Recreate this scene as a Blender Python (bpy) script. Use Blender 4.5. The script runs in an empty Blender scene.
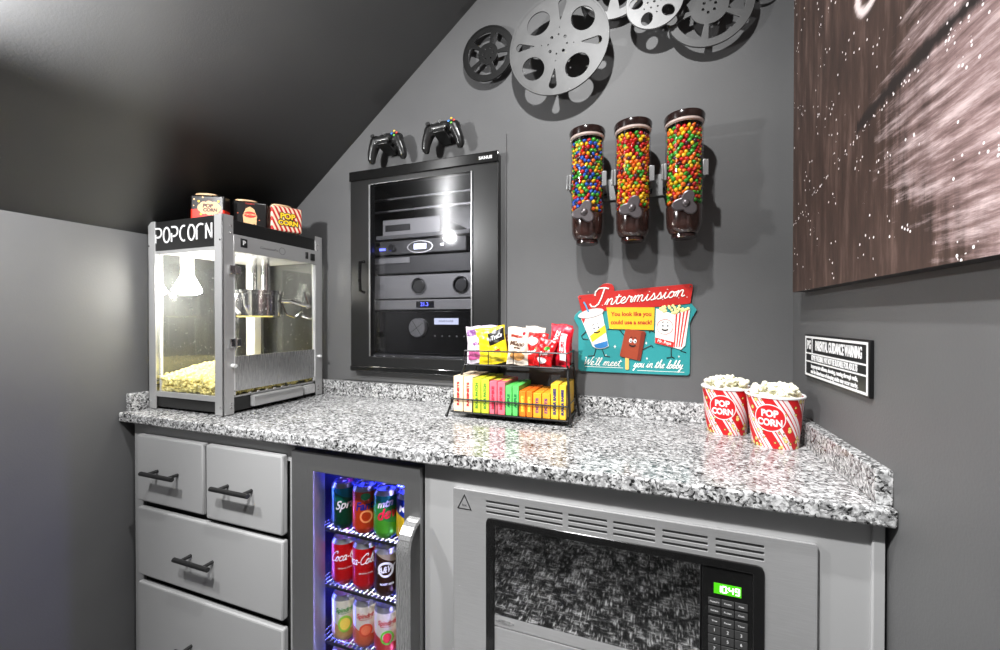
import bpy, bmesh, math, random
from mathutils import Vector, Matrix
PI = math.pi
R = math.radians
scn = bpy.context.scene
COL = scn.collection
random.seed(7)

# ------------------------------------------------------------------ camera
cam_d = bpy.data.cameras.new('camera')
cam_d.sensor_fit = 'HORIZONTAL'; cam_d.sensor_width = 36.0
cam_d.lens = 408.0 / 1000.0 * 36.0
cam_d.shift_y = 0.003 * -1.0
cam_d.clip_start = 0.02; cam_d.clip_end = 60
cam = bpy.data.objects.new('camera', cam_d); COL.objects.link(cam)
cam.location = (0, 0, 1.199)
cam.rotation_euler = (R(90 - 0.42), 0, R(20.0))
scn.camera = cam

# ------------------------------------------------------------------ world, exposure, lamps
w = bpy.data.worlds.new('world'); scn.world = w; w.use_nodes = True
w.node_tree.nodes['Background'].inputs[0].default_value = (1.0, 1.0, 1.0, 1)
w.node_tree.nodes['Background'].inputs[1].default_value = 0.10
scn.view_settings.view_transform = 'Standard'
scn.view_settings.look = 'None'
scn.view_settings.gamma = 1.0
scn.view_settings.use_curve_mapping = False
scn.view_settings.exposure = 0.78

def spot(name, loc, target, power, size=0.03, angle=120, blend=0.6, color=(1, 1, 1)):
    d = bpy.data.lights.new(name, 'SPOT'); d.energy = power; d.shadow_soft_size = size
    d.spot_size = R(angle); d.spot_blend = blend; d.color = color
    o = bpy.data.objects.new(name, d); COL.objects.link(o); o.location = loc
    o.rotation_euler = (Vector(target) - Vector(loc)).to_track_quat('-Z', 'Y').to_euler()
    return o
def point(name, loc, power, size=0.03, color=(1, 1, 1)):
    d = bpy.data.lights.new(name, 'POINT'); d.energy = power; d.shadow_soft_size = size; d.color = color
    o = bpy.data.objects.new(name, d); COL.objects.link(o); o.location = loc
    return o
LAMP_A = (-0.20, 0.33, 2.44)      # recessed lamp over the counter
LAMP_B = (-1.14, 0.22, 1.70)     # recessed lamp in the sloped ceiling at left
LAMP_C = (-0.42, -0.15, 2.30)     # recessed lamp behind the viewer
spot('lamp_a', LAMP_A, (-0.32, 1.1, 1.0), 44, 0.022, 125, 0.8)
point('lamp_b', LAMP_B, 23.0, 0.03)
spot('lamp_c', LAMP_C, (-0.22, 0.8, 0.4), 120, 0.03, 68, 0.7)

# ------------------------------------------------------------------ materials
def lin(c):
    def f(v):
        v /= 255.0
        return v / 12.92 if v <= 0.04045 else ((v + 0.055) / 1.055) ** 2.4
    return (f(c[0]), f(c[1]), f(c[2]), 1.0)
_M = {}
def mat(name, rgb, rough=0.5, metal=0.0, spec=None, coat=0.0, emit=None, estr=0.0, bump=0.0, bscale=200.0, vary=0.0, vscale=20.0):
    if name in _M: return _M[name]
    m = bpy.data.materials.new(name); m.use_nodes = True
    nt = m.node_tree; b = nt.nodes['Principled BSDF']
    col = rgb if len(rgb) == 4 else lin(rgb)
    b.inputs['Base Color'].default_value = col
    b.inputs['Roughness'].default_value = rough
    b.inputs['Metallic'].default_value = metal
    if spec is not None: b.inputs['Specular IOR Level'].default_value = spec
    if coat: b.inputs['Coat Weight'].default_value = coat; b.inputs['Coat Roughness'].default_value = 0.06
    if emit:
        b.inputs['Emission Color'].default_value = lin(emit); b.inputs['Emission Strength'].default_value = estr
    if bump or vary:
        tc = nt.nodes.new('ShaderNodeTexCoord')
    if bump:
        n = nt.nodes.new('ShaderNodeTexNoise'); n.inputs['Scale'].default_value = bscale; n.inputs['Detail'].default_value = 3
        bp = nt.nodes.new('ShaderNodeBump'); bp.inputs['Strength'].default_value = bump; bp.inputs['Distance'].default_value = 0.002
        nt.links.new(tc.outputs['Object'], n.inputs['Vector']); nt.links.new(n.outputs['Fac'], bp.inputs['Height'])
        nt.links.new(bp.outputs['Normal'], b.inputs['Normal'])
    if vary:
        n = nt.nodes.new('ShaderNodeTexNoise'); n.inputs['Scale'].default_value = vscale; n.inputs['Detail'].default_value = 6
        mx = nt.nodes.new('ShaderNodeMix'); mx.data_type = 'RGBA'
        nt.links.new(tc.outputs['Object'], n.inputs['Vector'])
        nt.links.new(n.outputs['Fac'], mx.inputs['Factor'])
        mx.inputs['A'].default_value = tuple(c * (1 - vary) for c in col[:3]) + (1,)
        mx.inputs['B'].default_value = tuple(min(1, c * (1 + vary)) for c in col[:3]) + (1,)
        nt.links.new(mx.outputs['Result'], b.inputs['Base Color'])
    _M[name] = m
    return m

class NT:
    """tiny node helper"""
    def __init__(s, name):
        s.m = bpy.data.materials.new(name); s.m.use_nodes = True; s.nt = s.m.node_tree
        s.b = s.nt.nodes['Principled BSDF']; s.out = s.nt.nodes['Material Output']
    def n(s, t, **kw):
        x = s.nt.nodes.new(t)
        for k, v in kw.items():
            if k.startswith('i_'):
                key = k[2:]
                x.inputs[int(key) if key.isdigit() else key].default_value = v
            else: setattr(x, k, v)
        return x
    def l(s, a, b): s.nt.links.new(a, b)
    def math(s, op, a, b=None, c=None):
        x = s.nt.nodes.new('ShaderNodeMath'); x.operation = op
        for i, v in enumerate((a, b, c)):
            if v is None: continue
            if isinstance(v, (int, float)): x.inputs[i].default_value = v
            else: s.l(v, x.inputs[i])
        return x.outputs[0]
    def mix(s, f, a, b):
        x = s.nt.nodes.new('ShaderNodeMix'); x.data_type = 'RGBA'
        for k, v in (('Factor', f), ('A', a), ('B', b)):
            if isinstance(v, (int, float, tuple)): x.inputs[k].default_value = v
            else: s.l(v, x.inputs[k])
        return x.outputs['Result']
    def ramp(s, fac, stops, interp='LINEAR'):
        x = s.nt.nodes.new('ShaderNodeValToRGB'); x.color_ramp.interpolation = interp
        e = x.color_ramp.elements
        while len(e) > 1: e.remove(e[-1])
        e[0].position = stops[0][0]; e[0].color = stops[0][1]
        for p, c in stops[1:]:
            q = e.new(p); q.color = c
        s.l(fac, x.inputs[0]); return x.outputs['Color']

def g(v): return (v, v, v, 1.0)

def wall_paint(name, v, rough=0.5, bump=0.35):
    k = NT(name); tc = k.n('ShaderNodeTexCoord')
    n1 = k.n('ShaderNodeTexNoise', i_Scale=3.0, i_Detail=5.0); k.l(tc.outputs['Object'], n1.inputs['Vector'])
    n2 = k.n('ShaderNodeTexNoise', i_Scale=230.0, i_Detail=4.0); k.l(tc.outputs['Object'], n2.inputs['Vector'])
    c = k.ramp(n1.outputs['Fac'], [(0.3, (v * .9, v * .9, v * .92, 1)), (0.7, (v * 1.12, v * 1.12, v * 1.12, 1))])
    k.l(c, k.b.inputs['Base Color']); k.b.inputs['Roughness'].default_value = rough
    k.l(k.math('MULTIPLY_ADD', n1.outputs['Fac'], 0.15, rough - .07), k.b.inputs['Roughness'])
    bp = k.n('ShaderNodeBump', i_Strength=bump, i_Distance=0.0015); k.l(n2.outputs['Fac'], bp.inputs['Height'])
    k.l(bp.outputs['Normal'], k.b.inputs['Normal'])
    return k.m

def granite():
    k = NT('speckled granite'); tc = k.n('ShaderNodeTexCoord')
    mp = k.n('ShaderNodeMapping'); k.l(tc.outputs['Object'], mp.inputs['Vector'])
    n0 = k.n('ShaderNodeTexNoise', i_Scale=60.0, i_Detail=3.0); k.l(mp.outputs['Vector'], n0.inputs['Vector'])
    wv = k.n('ShaderNodeMix'); wv.data_type = 'VECTOR'; wv.inputs['Factor'].default_value = 0.02
    k.l(mp.outputs['Vector'], wv.inputs['A']); k.l(n0.outputs['Color'], wv.inputs['B'])
    v = k.n('ShaderNodeTexVoronoi', i_Scale=235.0); k.l(wv.outputs['Result'], v.inputs['Vector'])
    sep = k.n('ShaderNodeSeparateColor'); k.l(v.outputs['Color'], sep.inputs[0])
    n1 = k.n('ShaderNodeTexNoise', i_Scale=95.0, i_Detail=5.0, i_Roughness=0.65); k.l(mp.outputs['Vector'], n1.inputs['Vector'])
    n2 = k.n('ShaderNodeTexNoise', i_Scale=16.0, i_Detail=2.0); k.l(mp.outputs['Vector'], n2.inputs['Vector'])
    s = k.math('ADD', k.math('MULTIPLY', sep.outputs[0], 0.42), k.math('MULTIPLY', n1.outputs['Fac'], 0.75))
    s = k.math('ADD', s, k.math('MULTIPLY', n2.outputs['Fac'], 0.22))
    c = k.ramp(s, [(0.40, g(.008)), (0.51, g(.03)), (0.555, g(.15)), (0.66, g(.24)), (0.76, g(.40)), (0.90, g(.66))])
    k.l(c, k.b.inputs['Base Color']); k.b.inputs['Roughness'].default_value = 0.16
    k.b.inputs['Specular IOR Level'].default_value = 0.5
    return k.m

def steel(name, v=0.45, rough=0.28, stretch=(1, 1, 60), scale=30):
    k = NT(name); tc = k.n('ShaderNodeTexCoord')
    mp = k.n('ShaderNodeMapping'); mp.inputs['Scale'].default_value = stretch; k.l(tc.outputs['Object'], mp.inputs['Vector'])
    n = k.n('ShaderNodeTexNoise', i_Scale=float(scale), i_Detail=4.0); k.l(mp.outputs['Vector'], n.inputs['Vector'])
    k.l(k.ramp(n.outputs['Fac'], [(0.3, g(v * .93)), (0.7, g(min(1, v * 1.07)))]), k.b.inputs['Base Color'])
    k.b.inputs['Metallic'].default_value = 0.72
    k.l(k.math('MULTIPLY_ADD', n.outputs['Fac'], 0.12, rough - .06), k.b.inputs['Roughness'])
    return k.m

def glass(name, tint=(1, 1, 1, 1), refl=0.08, rough=0.02, alpha=1.0, smudge=0.0):
    k = NT(name); nt = k.nt
    t = k.n('ShaderNodeBsdfTransparent'); t.inputs[0].default_value = tint
    gl = k.n('ShaderNodeBsdfGlossy'); gl.inputs['Roughness'].default_value = rough
    fr = k.n('ShaderNodeFresnel', i_IOR=1.45)
    geo = k.n('ShaderNodeNewGeometry')                       # a thin pane reflects the same from both of its faces
    k.l(k.math('MULTIPLY_ADD', geo.outputs['Backfacing'], 1 / 1.45 - 1.45, 1.45), fr.inputs['IOR'])
    f = k.math('MULTIPLY', fr.outputs[0], refl / 0.04)
    f = k.math('MINIMUM', f, 0.9)
    mx = k.n('ShaderNodeMixShader'); k.l(f, mx.inputs[0]); k.l(t.outputs[0], mx.inputs[1]); k.l(gl.outputs[0], mx.inputs[2])
    last = mx.outputs[0]
    if smudge:
        tc = k.n('ShaderNodeTexCoord'); n = k.n('ShaderNodeTexNoise', i_Scale=120.0, i_Detail=3.0); k.l(tc.outputs['Object'], n.inputs['Vector'])
        n2 = k.n('ShaderNodeTexNoise', i_Scale=14.0, i_Detail=4.0); k.l(tc.outputs['Object'], n2.inputs['Vector'])
        d = k.n('ShaderNodeBsdfDiffuse'); d.inputs[0].default_value = (.8, .8, .8, 1)
        a = k.math('GREATER_THAN', n.outputs['Fac'], 0.70)
        s2 = k.math('MULTIPLY', k.math('MAXIMUM', k.math('SUBTRACT', n2.outputs['Fac'], 0.45), 0.0), smudge)
        ff = k.math('MINIMUM', k.math('ADD', k.math('MULTIPLY', a, 0.5), s2), 0.7)
        m2 = k.n('ShaderNodeMixShader'); k.l(ff, m2.inputs[0]); k.l(last, m2.inputs[1]); k.l(d.outputs[0], m2.inputs[2]); last = m2.outputs[0]
    k.l(last, k.out.inputs['Surface'])
    return k.m

def carpet():
    k = NT('woven black and white carpet'); tc = k.n('ShaderNodeTexCoord')
    def streak(sx, sy):
        mp = k.n('ShaderNodeMapping'); mp.inputs['Scale'].default_value = (sx, sy, 1); k.l(tc.outputs['Object'], mp.inputs['Vector'])
        n = k.n('ShaderNodeTexNoise', i_Scale=1.0, i_Detail=2.0); k.l(mp.outputs['Vector'], n.inputs['Vector']); return n.outputs['Fac']
    a = streak(190, 20); b = streak(20, 190); c = streak(9, 9)
    s = k.math('MAXIMUM', a, b)
    s = k.math('ADD', s, k.math('MULTIPLY', c, 0.25))
    k.l(k.ramp(s, [(0.675, g(.003)), (0.74, g(.16)), (0.80, g(.95))]), k.b.inputs['Base Color'])
    k.b.inputs['Roughness'].default_value = 0.9
    return k.m

def stripes(name, A, B, k1, k2, duty=0.5, flecks=False, cyl=True):
    """diagonal printed stripes using the mesh's UV map (u around, v up)"""
    k = NT(name); uv = k.n('ShaderNodeUVMap'); sp = k.n('ShaderNodeSeparateXYZ'); k.l(uv.outputs[0], sp.inputs[0])
    u, v = sp.outputs[0], sp.outputs[1]
    s = k.math('ADD', k.math('MULTIPLY', u, k1), k.math('MULTIPLY', v, k2))
    fr = k.math('FRACT', s)
    bandm = k.ramp(fr, [(0, A), (0.36, B), (0.48, A), (0.55, B), (0.68, A), (0.73, B), (0.90, A)] if flecks else [(0, A), (duty, B)], 'CONSTANT')
    last = bandm
    if flecks:
        mp = k.n('ShaderNodeMapping'); mp.inputs['Scale'].default_value = (flecks[0], flecks[1], 1); k.l(uv.outputs[0], mp.inputs['Vector'])
        vo = k.n('ShaderNodeTexVoronoi', i_Scale=1.0); vo.inputs['Randomness'].default_value = 0.8; k.l(mp.outputs['Vector'], vo.inputs['Vector'])
        sc = k.n('ShaderNodeSeparateColor'); k.l(vo.outputs['Color'], sc.inputs[0])
        low = k.math('SUBTRACT', 1.05, k.math('MULTIPLY', v, 2.1))         # many near the foot, few above
        prob = k.math('MAXIMUM', low, 0.2)
        on = k.math('LESS_THAN', sc.outputs[0], prob)
        n = k.n('ShaderNodeTexNoise', i_Scale=5.0, i_Detail=2.0); k.l(mp.outputs['Vector'], n.inputs['Vector'])
        d = k.math('ADD', vo.outputs['Distance'], k.math('MULTIPLY', n.outputs['Fac'], 0.35))
        blob = k.math('MULTIPLY', k.math('LESS_THAN', d, 0.56), on)
        rim = k.math('MULTIPLY', k.math('LESS_THAN', d, 0.62), on)
        last = k.mix(rim, last, lin((70, 50, 10)))
        ycol = k.ramp(n.outputs['Fac'], [(0.42, lin((190, 150, 40))), (0.52, lin((250, 235, 150)))])
        last = k.mix(blob, last, ycol)
    k.l(last, k.b.inputs['Base Color']); k.b.inputs['Roughness'].default_value = 0.45
    return k.m

def canvas_print():
    k = NT('abstract canvas print'); uv = k.n('ShaderNodeUVMap')
    sp = k.n('ShaderNodeSeparateXYZ'); k.l(uv.outputs[0], sp.inputs[0]); u, v = sp.outputs[0], sp.outputs[1]
    # vertical streaks
    mp = k.n('ShaderNodeMapping'); mp.inputs['Scale'].default_value = (46, 7, 1); k.l(uv.outputs[0], mp.inputs['Vector'])
    ns = k.n('ShaderNodeTexNoise', i_Scale=1.0, i_Detail=7.0, i_Roughness=0.65); k.l(mp.outputs['Vector'], ns.inputs['Vector'])
    # diagonal streaks (rotated)
    mr = k.n('ShaderNodeMapping'); mr.inputs['Rotation'].default_value = (0, 0, R(-14)); mr.inputs['Scale'].default_value = (9, 75, 1)
    k.l(uv.outputs[0], mr.inputs['Vector'])
    nd = k.n('ShaderNodeTexNoise', i_Scale=1.0, i_Detail=8.0, i_Roughness=0.7); k.l(mr.outputs['Vector'], nd.inputs['Vector'])
    base = k.ramp(ns.outputs['Fac'], [(0.3, lin((46, 33, 28))), (0.52, lin((68, 50, 43))), (0.75, lin((110, 88, 80)))])
    n1 = k.math('SUBTRACT', nd.outputs['Fac'], 0.5); n2 = k.math('SUBTRACT', ns.outputs['Fac'], 0.5)
    # the line of the dark band: v = .148 + .32u - .28u^2
    L = k.math('SUBTRACT', k.math('MULTIPLY_ADD', u, 0.32, 0.148), k.math('MULTIPLY', k.math('MULTIPLY', u, u), 0.28))
    dv = k.math('SUBTRACT', v, L)
    lowv = k.math('MAXIMUM', k.math('SUBTRACT', 0.13, v), 0.0)
    s1 = k.math('ADD', k.math('SUBTRACT', k.math('SUBTRACT', u, 0.375), k.math('MULTIPLY', lowv, 1.0)), k.math('ADD', k.math('MULTIPLY', n1, 0.30), k.math('MULTIPLY', n2, 0.18)))
    s2 = k.math('ADD', k.math('SUBTRACT', k.math('SUBTRACT', u, 0.375), k.math('MULTIPLY', k.math('ABSOLUTE', k.math('SUBTRACT', v, 0.24)), 1.1)), k.math('MULTIPLY', n1, 0.34))
    above = k.math('GREATER_THAN', dv, 0.0)
    sd = k.math('ADD', k.math('MULTIPLY', above, s2), k.math('MULTIPLY', k.math('SUBTRACT', 1.0, above), s1))
    m1 = k.ramp(sd, [(0.0, g(0)), (0.05, g(.45)), (0.16, g(1))])
    pale = k.ramp(nd.outputs['Fac'], [(0.3, lin((88, 66, 63))), (0.48, lin((152, 126, 124))), (0.65, lin((220, 198, 197)))])
    c = k.mix(m1, base, pale)
    bandw = k.math('ADD', k.math('ABSOLUTE', dv), k.math('MULTIPLY', n2, 0.02))
    c = k.mix(k.math('MULTIPLY', k.ramp(bandw, [(0.006, g(1)), (0.012, g(0))]), k.math('GREATER_THAN', u, 0.30)), c, lin((36, 27, 25)))
    # pale curl near the top
    cu_ = k.math('SQRT', k.math('ADD', k.math('POWER', k.math('SUBTRACT', u, 0.335), 2.0), k.math('MULTIPLY', k.math('POWER', k.math('SUBTRACT', v, 0.40), 2.0), 1.6)))
    ringd = k.math('ABSOLUTE', k.math('SUBTRACT', cu_, 0.035))
    c = k.mix(k.ramp(k.math('ADD', ringd, k.math('MULTIPLY', n1, .02)), [(0.004, g(1)), (0.012, g(0))]), c, lin((232, 214, 212)))
    # speckles, denser along the line
    vo = k.n('ShaderNodeTexVoronoi', i_Scale=170.0); k.l(uv.outputs[0], vo.inputs['Vector'])
    sc = k.n('ShaderNodeSeparateColor'); k.l(vo.outputs['Color'], sc.inputs[0])
    nz = k.n('ShaderNodeTexNoise', i_Scale=16.0, i_Detail=2.0); k.l(uv.outputs[0], nz.inputs['Vector'])
    thr = k.math('MAXIMUM', k.math('MULTIPLY', k.math('SUBTRACT', nz.outputs['Fac'], 0.50), 1.3), 0.0)
    near = k.math('LESS_THAN', k.math('ABSOLUTE', k.math('ADD', dv, 0.012)), 0.004)
    prob = k.math('ADD', thr, k.math('MULTIPLY', near, 0.6))
    dots = k.math('MULTIPLY', k.math('LESS_THAN', sc.outputs[0], prob), k.math('LESS_THAN', vo.outputs['Distance'], 0.32))
    c = k.mix(dots, c, lin((250, 240, 240)))
    k.l(c, k.b.inputs['Base Color']); k.b.inputs['Roughness'].default_value = 0.7
    return k.m

M_wall = wall_paint('charcoal wall paint', 0.112, 0.56, .18)
M_ceil = wall_paint('dark ceiling paint', 0.07, 0.45, .2)
M_granite = granite()
M_carpet = carpet()
M_cab = mat('grey cabinet paint', g(.38), 0.38, bump=0.05, bscale=60)
M_black = mat('black satin metal', g(.012), 0.32)
M_blackg = mat('gloss black plastic', g(.008), 0.12, coat=0.5)
M_blackm = mat('matt black', g(.010), 0.65)
M_steel = steel('brushed steel vertical', 0.50, 0.27, (60, 60, 1))
M_steelh = steel('brushed steel horizontal', 0.82, 0.24, (1, 60, 60))
M_alu = mat('satin aluminium', g(.42), 0.33, metal=0.85)
M_chrome = mat('chrome', g(.8), 0.08, metal=1.0)
M_darksteel = steel('dark steel', 0.22, 0.3, (60, 60, 1))
M_white = mat('white print', g(.82), 0.5)
M_glass = glass('clear glass', (0.96, 0.97, 0.97, 1), 0.07)
M_glasspm = glass('smudged machine glass', (0.98, 0.98, 0.98, 1), 0.04, smudge=0.025)
M_glassrack = glass('smoked rack glass', (0.88, 0.88, 0.90, 1), 0.075, rough=.04)
M_glassf = glass('cooler door glass', (0.95, 0.95, 0.96, 1), 0.012)
M_pop = mat('popcorn cream', lin((253, 246, 222)), 0.75, vary=0.12, vscale=60)
M_popy = mat('buttery popcorn', lin((251, 226, 148)), 0.7, vary=0.25, vscale=50)

# ------------------------------------------------------------------ mesh helpers
def merge(dst, src, mtx=None):
    me = bpy.data.meshes.new('tmp'); src.to_mesh(me); src.free()
    if mtx is not None: me.transform(mtx)
    dst.from_mesh(me); bpy.data.meshes.remove(me)
def merge_mesh(dst, me, mtx=None):
    if mtx is not None: me.transform(mtx)
    dst.from_mesh(me); bpy.data.meshes.remove(me)

CURSIVE = {
 'n': ([[(0,.1),(.15,.8),(.25,1),(.28,.6),(.22,0)],[(.22,0),(.3,.6),(.5,1),(.68,.95),(.68,.5),(.66,.1),(.8,0),(.95,.15)]], .92),
 't': ([[(0,.1),(.25,.9),(.38,1.6)],[(.38,1.6),(.28,.6),(.3,.1),(.45,0),(.62,.15)],[(.05,1.15),(.65,1.2)]], .6),
 'e': ([[(0,.1),(.3,.45),(.5,.75),(.42,1),(.22,.9),(.12,.5),(.2,.1),(.42,0),(.65,.2)]], .63),
 'r': ([[(0,.1),(.18,.9),(.25,1.12),(.35,.9),(.55,.9),(.5,.4),(.55,.05),(.7,.1)]], .66),
 'm': ([[(0,.1),(.15,.85),(.25,1),(.28,.6),(.22,0)],[(.22,0),(.32,.7),(.48,1),(.6,.9),(.58,.4),(.54,0)],[(.54,0),(.64,.7),(.8,1),(.95,.9),(.92,.4),(.95,.05),(1.1,0),(1.22,.15)]], 1.2),
 'i': ([[(0,.1),(.2,.7),(.28,1),(.22,.4),(.28,.05),(.4,0),(.52,.15)],[(.33,1.38),(.36,1.46)]], .5),
 's': ([[(0,.1),(.25,.7),(.35,1.1),(.42,.8),(.52,.35),(.4,.02),(.15,.05)],[(.4,.02),(.65,.12)]], .62),
 'o': ([[(.05,.15),(.15,.6),(.4,1),(.2,.85),(.12,.4),(.25,.02),(.5,.1),(.6,.55),(.42,.98),(.6,.8),(.8,.85)]], .72),
 'W': ([[(0,1.9),(.2,2.0),(.25,1.2),(.3,.1)],[(.3,.1),(.6,.9),(.8,1.6)],[(.8,1.6),(.82,.8),(.9,.1)],[(.9,.1),(1.2,1.0),(1.4,2.0),(1.6,2.1)]], 1.3),
 'l': ([[(0,.1),(.3,.9),(.45,1.8),(.32,2.0),(.22,1.4),(.2,.4),(.32,0),(.52,.15)]], .48),
 'h': ([[(0,.1),(.3,.9),(.45,1.8),(.32,2.0),(.2,1.2),(.15,0)],[(.15,0),(.3,.7),(.5,.95),(.62,.7),(.6,.1),(.75,0),(.88,.15)]], .85),
 'b': ([[(0,.1),(.3,.9),(.45,1.8),(.32,2.0),(.2,1.2),(.2,.2),(.4,0),(.6,.3),(.5,.8),(.3,.75)],[(.5,.8),(.75,.8)]], .72),
 'y': ([[(0,.1),(.15,.8),(.2,1),(.18,.4),(.35,.1),(.55,.5),(.65,1)],[(.65,1),(.55,0),(.35,-.8),(.15,-.8),(.35,-.3),(.8,.1)]], .8),
 'u': ([[(0,.1),(.15,.8),(.2,1),(.18,.3),(.35,0),(.55,.4),(.65,1)],[(.65,1),(.6,.3),(.7,0),(.85,.15)]], .82),
 "'": ([[(.1,1.9),(.05,1.6)]], .2), '.': ([[(.1,0),(.14,.06)]], .3), ' ': ([], .5),
 'C': ([[(1.1,1.6),(1.15,2.0),(.8,2.05),(.3,1.4),(.15,.7),(.4,.05),(.85,.1),(1.1,.35)]], 1.0),
 'a': ([[(.6,.85),(.4,1),(.15,.7),(.15,.2),(.35,0),(.55,.3),(.65,.95)],[(.65,.95),(.62,.3),(.7,0),(.85,.15)]], .8),
 'c': ([[(.55,.85),(.4,1),(.15,.7),(.15,.2),(.35,0),(.62,.15)]], .6),
 '-': ([[(.1,.5),(.4,.55)]], .45),
}
class MB:
    def __init__(s): s.bm = bmesh.new(); s.bm.loops.layers.uv.new('UVMap')
    def box(s, x0, x1, y0, y1, z0, z1, bev=0.0, seg=2, mtx=None):
        b = bmesh.new(); bmesh.ops.create_cube(b, size=1)
        bmesh.ops.scale(b, vec=(abs(x1 - x0), abs(y1 - y0), abs(z1 - z0)), verts=b.verts)
        bmesh.ops.translate(b, vec=((x0 + x1) / 2, (y0 + y1) / 2, (z0 + z1) / 2), verts=b.verts)
        if bev: bmesh.ops.bevel(b, geom=b.edges[:], offset=bev, segments=seg, profile=0.5, affect='EDGES')
        b.normal_update()
        for f in b.faces:
            f.smooth = max(abs(c) for c in f.normal) < .9995
        merge(s.bm, b, mtx); return s
    def cyl(s, p0, p1, r0, r1=None, seg=20, caps=True):
        r1 = r0 if r1 is None else r1
        p0, p1 = Vector(p0), Vector(p1); d = p1 - p0
        b = bmesh.new(); bmesh.ops.create_cone(b, cap_ends=caps, segments=seg, radius1=r0, radius2=r1, depth=d.length)
        for f in b.faces: f.smooth = len(f.verts) == 4
        merge(s.bm, b, Matrix.Translation((p0 + p1) / 2) @ d.to_track_quat('Z', 'Y').to_matrix().to_4x4()); return s
    def sphere(s, c, r, sub=2, scale=(1, 1, 1), rot=None):
        b = bmesh.new(); bmesh.ops.create_icosphere(b, subdivisions=sub, radius=r)
        for f in b.faces: f.smooth = True
        m = Matrix.Translation(c) @ (rot.to_4x4() if rot else Matrix()) @ Matrix.Diagonal((*scale, 1))
        merge(s.bm, b, m); return s
    def tube(s, pts, r, seg=8, closed=False):
        pts = [Vector(p) for p in pts]; n = len(pts); rings = []
        bm = s.bm; up = None
        for i, p in enumerate(pts):
            a = pts[(i - 1) % n] if (i > 0 or closed) else pts[0]; c = pts[(i + 1) % n] if (i < n - 1 or closed) else pts[-1]
            t = (c - a).normalized()
            if up is None:
                up = Vector((0, 0, 1)) if abs(t.z) < .9 else Vector((1, 0, 0))
            sd = t.cross(up).normalized(); up = sd.cross(t).normalized()
            rr = r[i] if isinstance(r, (list, tuple)) else r
            rings.append([bm.verts.new(p + (sd * math.cos(2 * PI * k / seg) + up * math.sin(2 * PI * k / seg)) * rr) for k in range(seg)])
        m = n if closed else n - 1
        for i in range(m):
            A, B_ = rings[i], rings[(i + 1) % n]
            for k in range(seg): bm.faces.new((A[k], A[(k + 1) % seg], B_[(k + 1) % seg], B_[k])).smooth = True
        if not closed:
            bm.faces.new(rings[0][::-1]); bm.faces.new(rings[-1])
        return s
    def lathe(s, prof, seg=32, c=(0, 0, 0), capb=True, capt=True, mtx=None):
        b = bmesh.new(); uvl = b.loops.layers.uv.new('UVMap'); c = Vector(c); rings = []
        for r, z in prof:
            rings.append([b.verts.new(c + Vector((r * math.cos(2 * PI * k / seg), r * math.sin(2 * PI * k / seg), z))) for k in range(seg)])
        z0 = min(p[1] for p in prof); z1 = max(p[1] for p in prof); dz = (z1 - z0) or 1
        for i in range(len(prof) - 1):
            for k in range(seg):
                f = b.faces.new((rings[i][k], rings[i][(k + 1) % seg], rings[i + 1][(k + 1) % seg], rings[i + 1][k])); f.smooth = True
                us = (k / seg, (k + 1) / seg, (k + 1) / seg, k / seg)
                vs = ((prof[i][1] - z0) / dz,) * 2 + ((prof[i + 1][1] - z0) / dz,) * 2
                for lp, u, v in zip(f.loops, us, vs): lp[uvl].uv = (u, v)
        if capb: b.faces.new(rings[0][::-1])
        if capt: b.faces.new(rings[-1])
        merge(s.bm, b, mtx); return s
    def plate(s, loops, th, mtx=None, bev=0.0):
        """flat plate in XY from outline + hole loops, thickness th along +Z"""
        cu = bpy.data.curves.new('tmpc', 'CURVE'); cu.dimensions = '2D'; cu.fill_mode = 'BOTH'
        cu.extrude = th / 2 - bev; cu.bevel_depth = bev; cu.bevel_resolution = 1
        for lp in loops:
            sp = cu.splines.new('POLY'); sp.points.add(len(lp) - 1); sp.use_cyclic_u = True
            for q, (x, y) in zip(sp.points, lp): q.co = (x, y, 0, 1)
        o = bpy.data.objects.new('tmpo', cu); me = bpy.data.meshes.new_from_object(o)
        bpy.data.objects.remove(o); bpy.data.curves.remove(cu)
        me.transform(Matrix.Translation((0, 0, th / 2)))
        me.polygons.foreach_set('use_smooth', [abs(p.normal.z) < .9995 for p in me.polygons])
        merge_mesh(s.bm, me, mtx); return s
    def text(s, body, size, mtx=None, ext=0.0006, shear=0.0, bold=0.0, align='CENTER', space=1.0, wrap=None, sx=1.0):
        cu = bpy.data.curves.new('tmpt', 'FONT'); cu.body = body; cu.size = size; cu.extrude = ext; cu.shear = shear
        cu.offset = bold; cu.align_x = align; cu.align_y = 'CENTER'; cu.space_character = space; cu.resolution_u = 4
        o = bpy.data.objects.new('tmpo', cu); me = bpy.data.meshes.new_from_object(o)
        bpy.data.objects.remove(o); bpy.data.curves.remove(cu)
        if sx != 1.0: me.transform(Matrix.Diagonal((sx, 1, 1, 1)))
        if wrap:                                                 # (radius function of z, centre angle, base z)
            rf, a0, zb, slant = wrap
            for v in me.vertices:
                x, y, e = v.co; z = zb + y; rr = rf(z); a = a0 + x / rr
                v.co = ((rr + e + 0.0006) * math.cos(a), (rr + e + 0.0006) * math.sin(a), z + slant * x)
        merge_mesh(s.bm, me, mtx); return s
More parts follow.
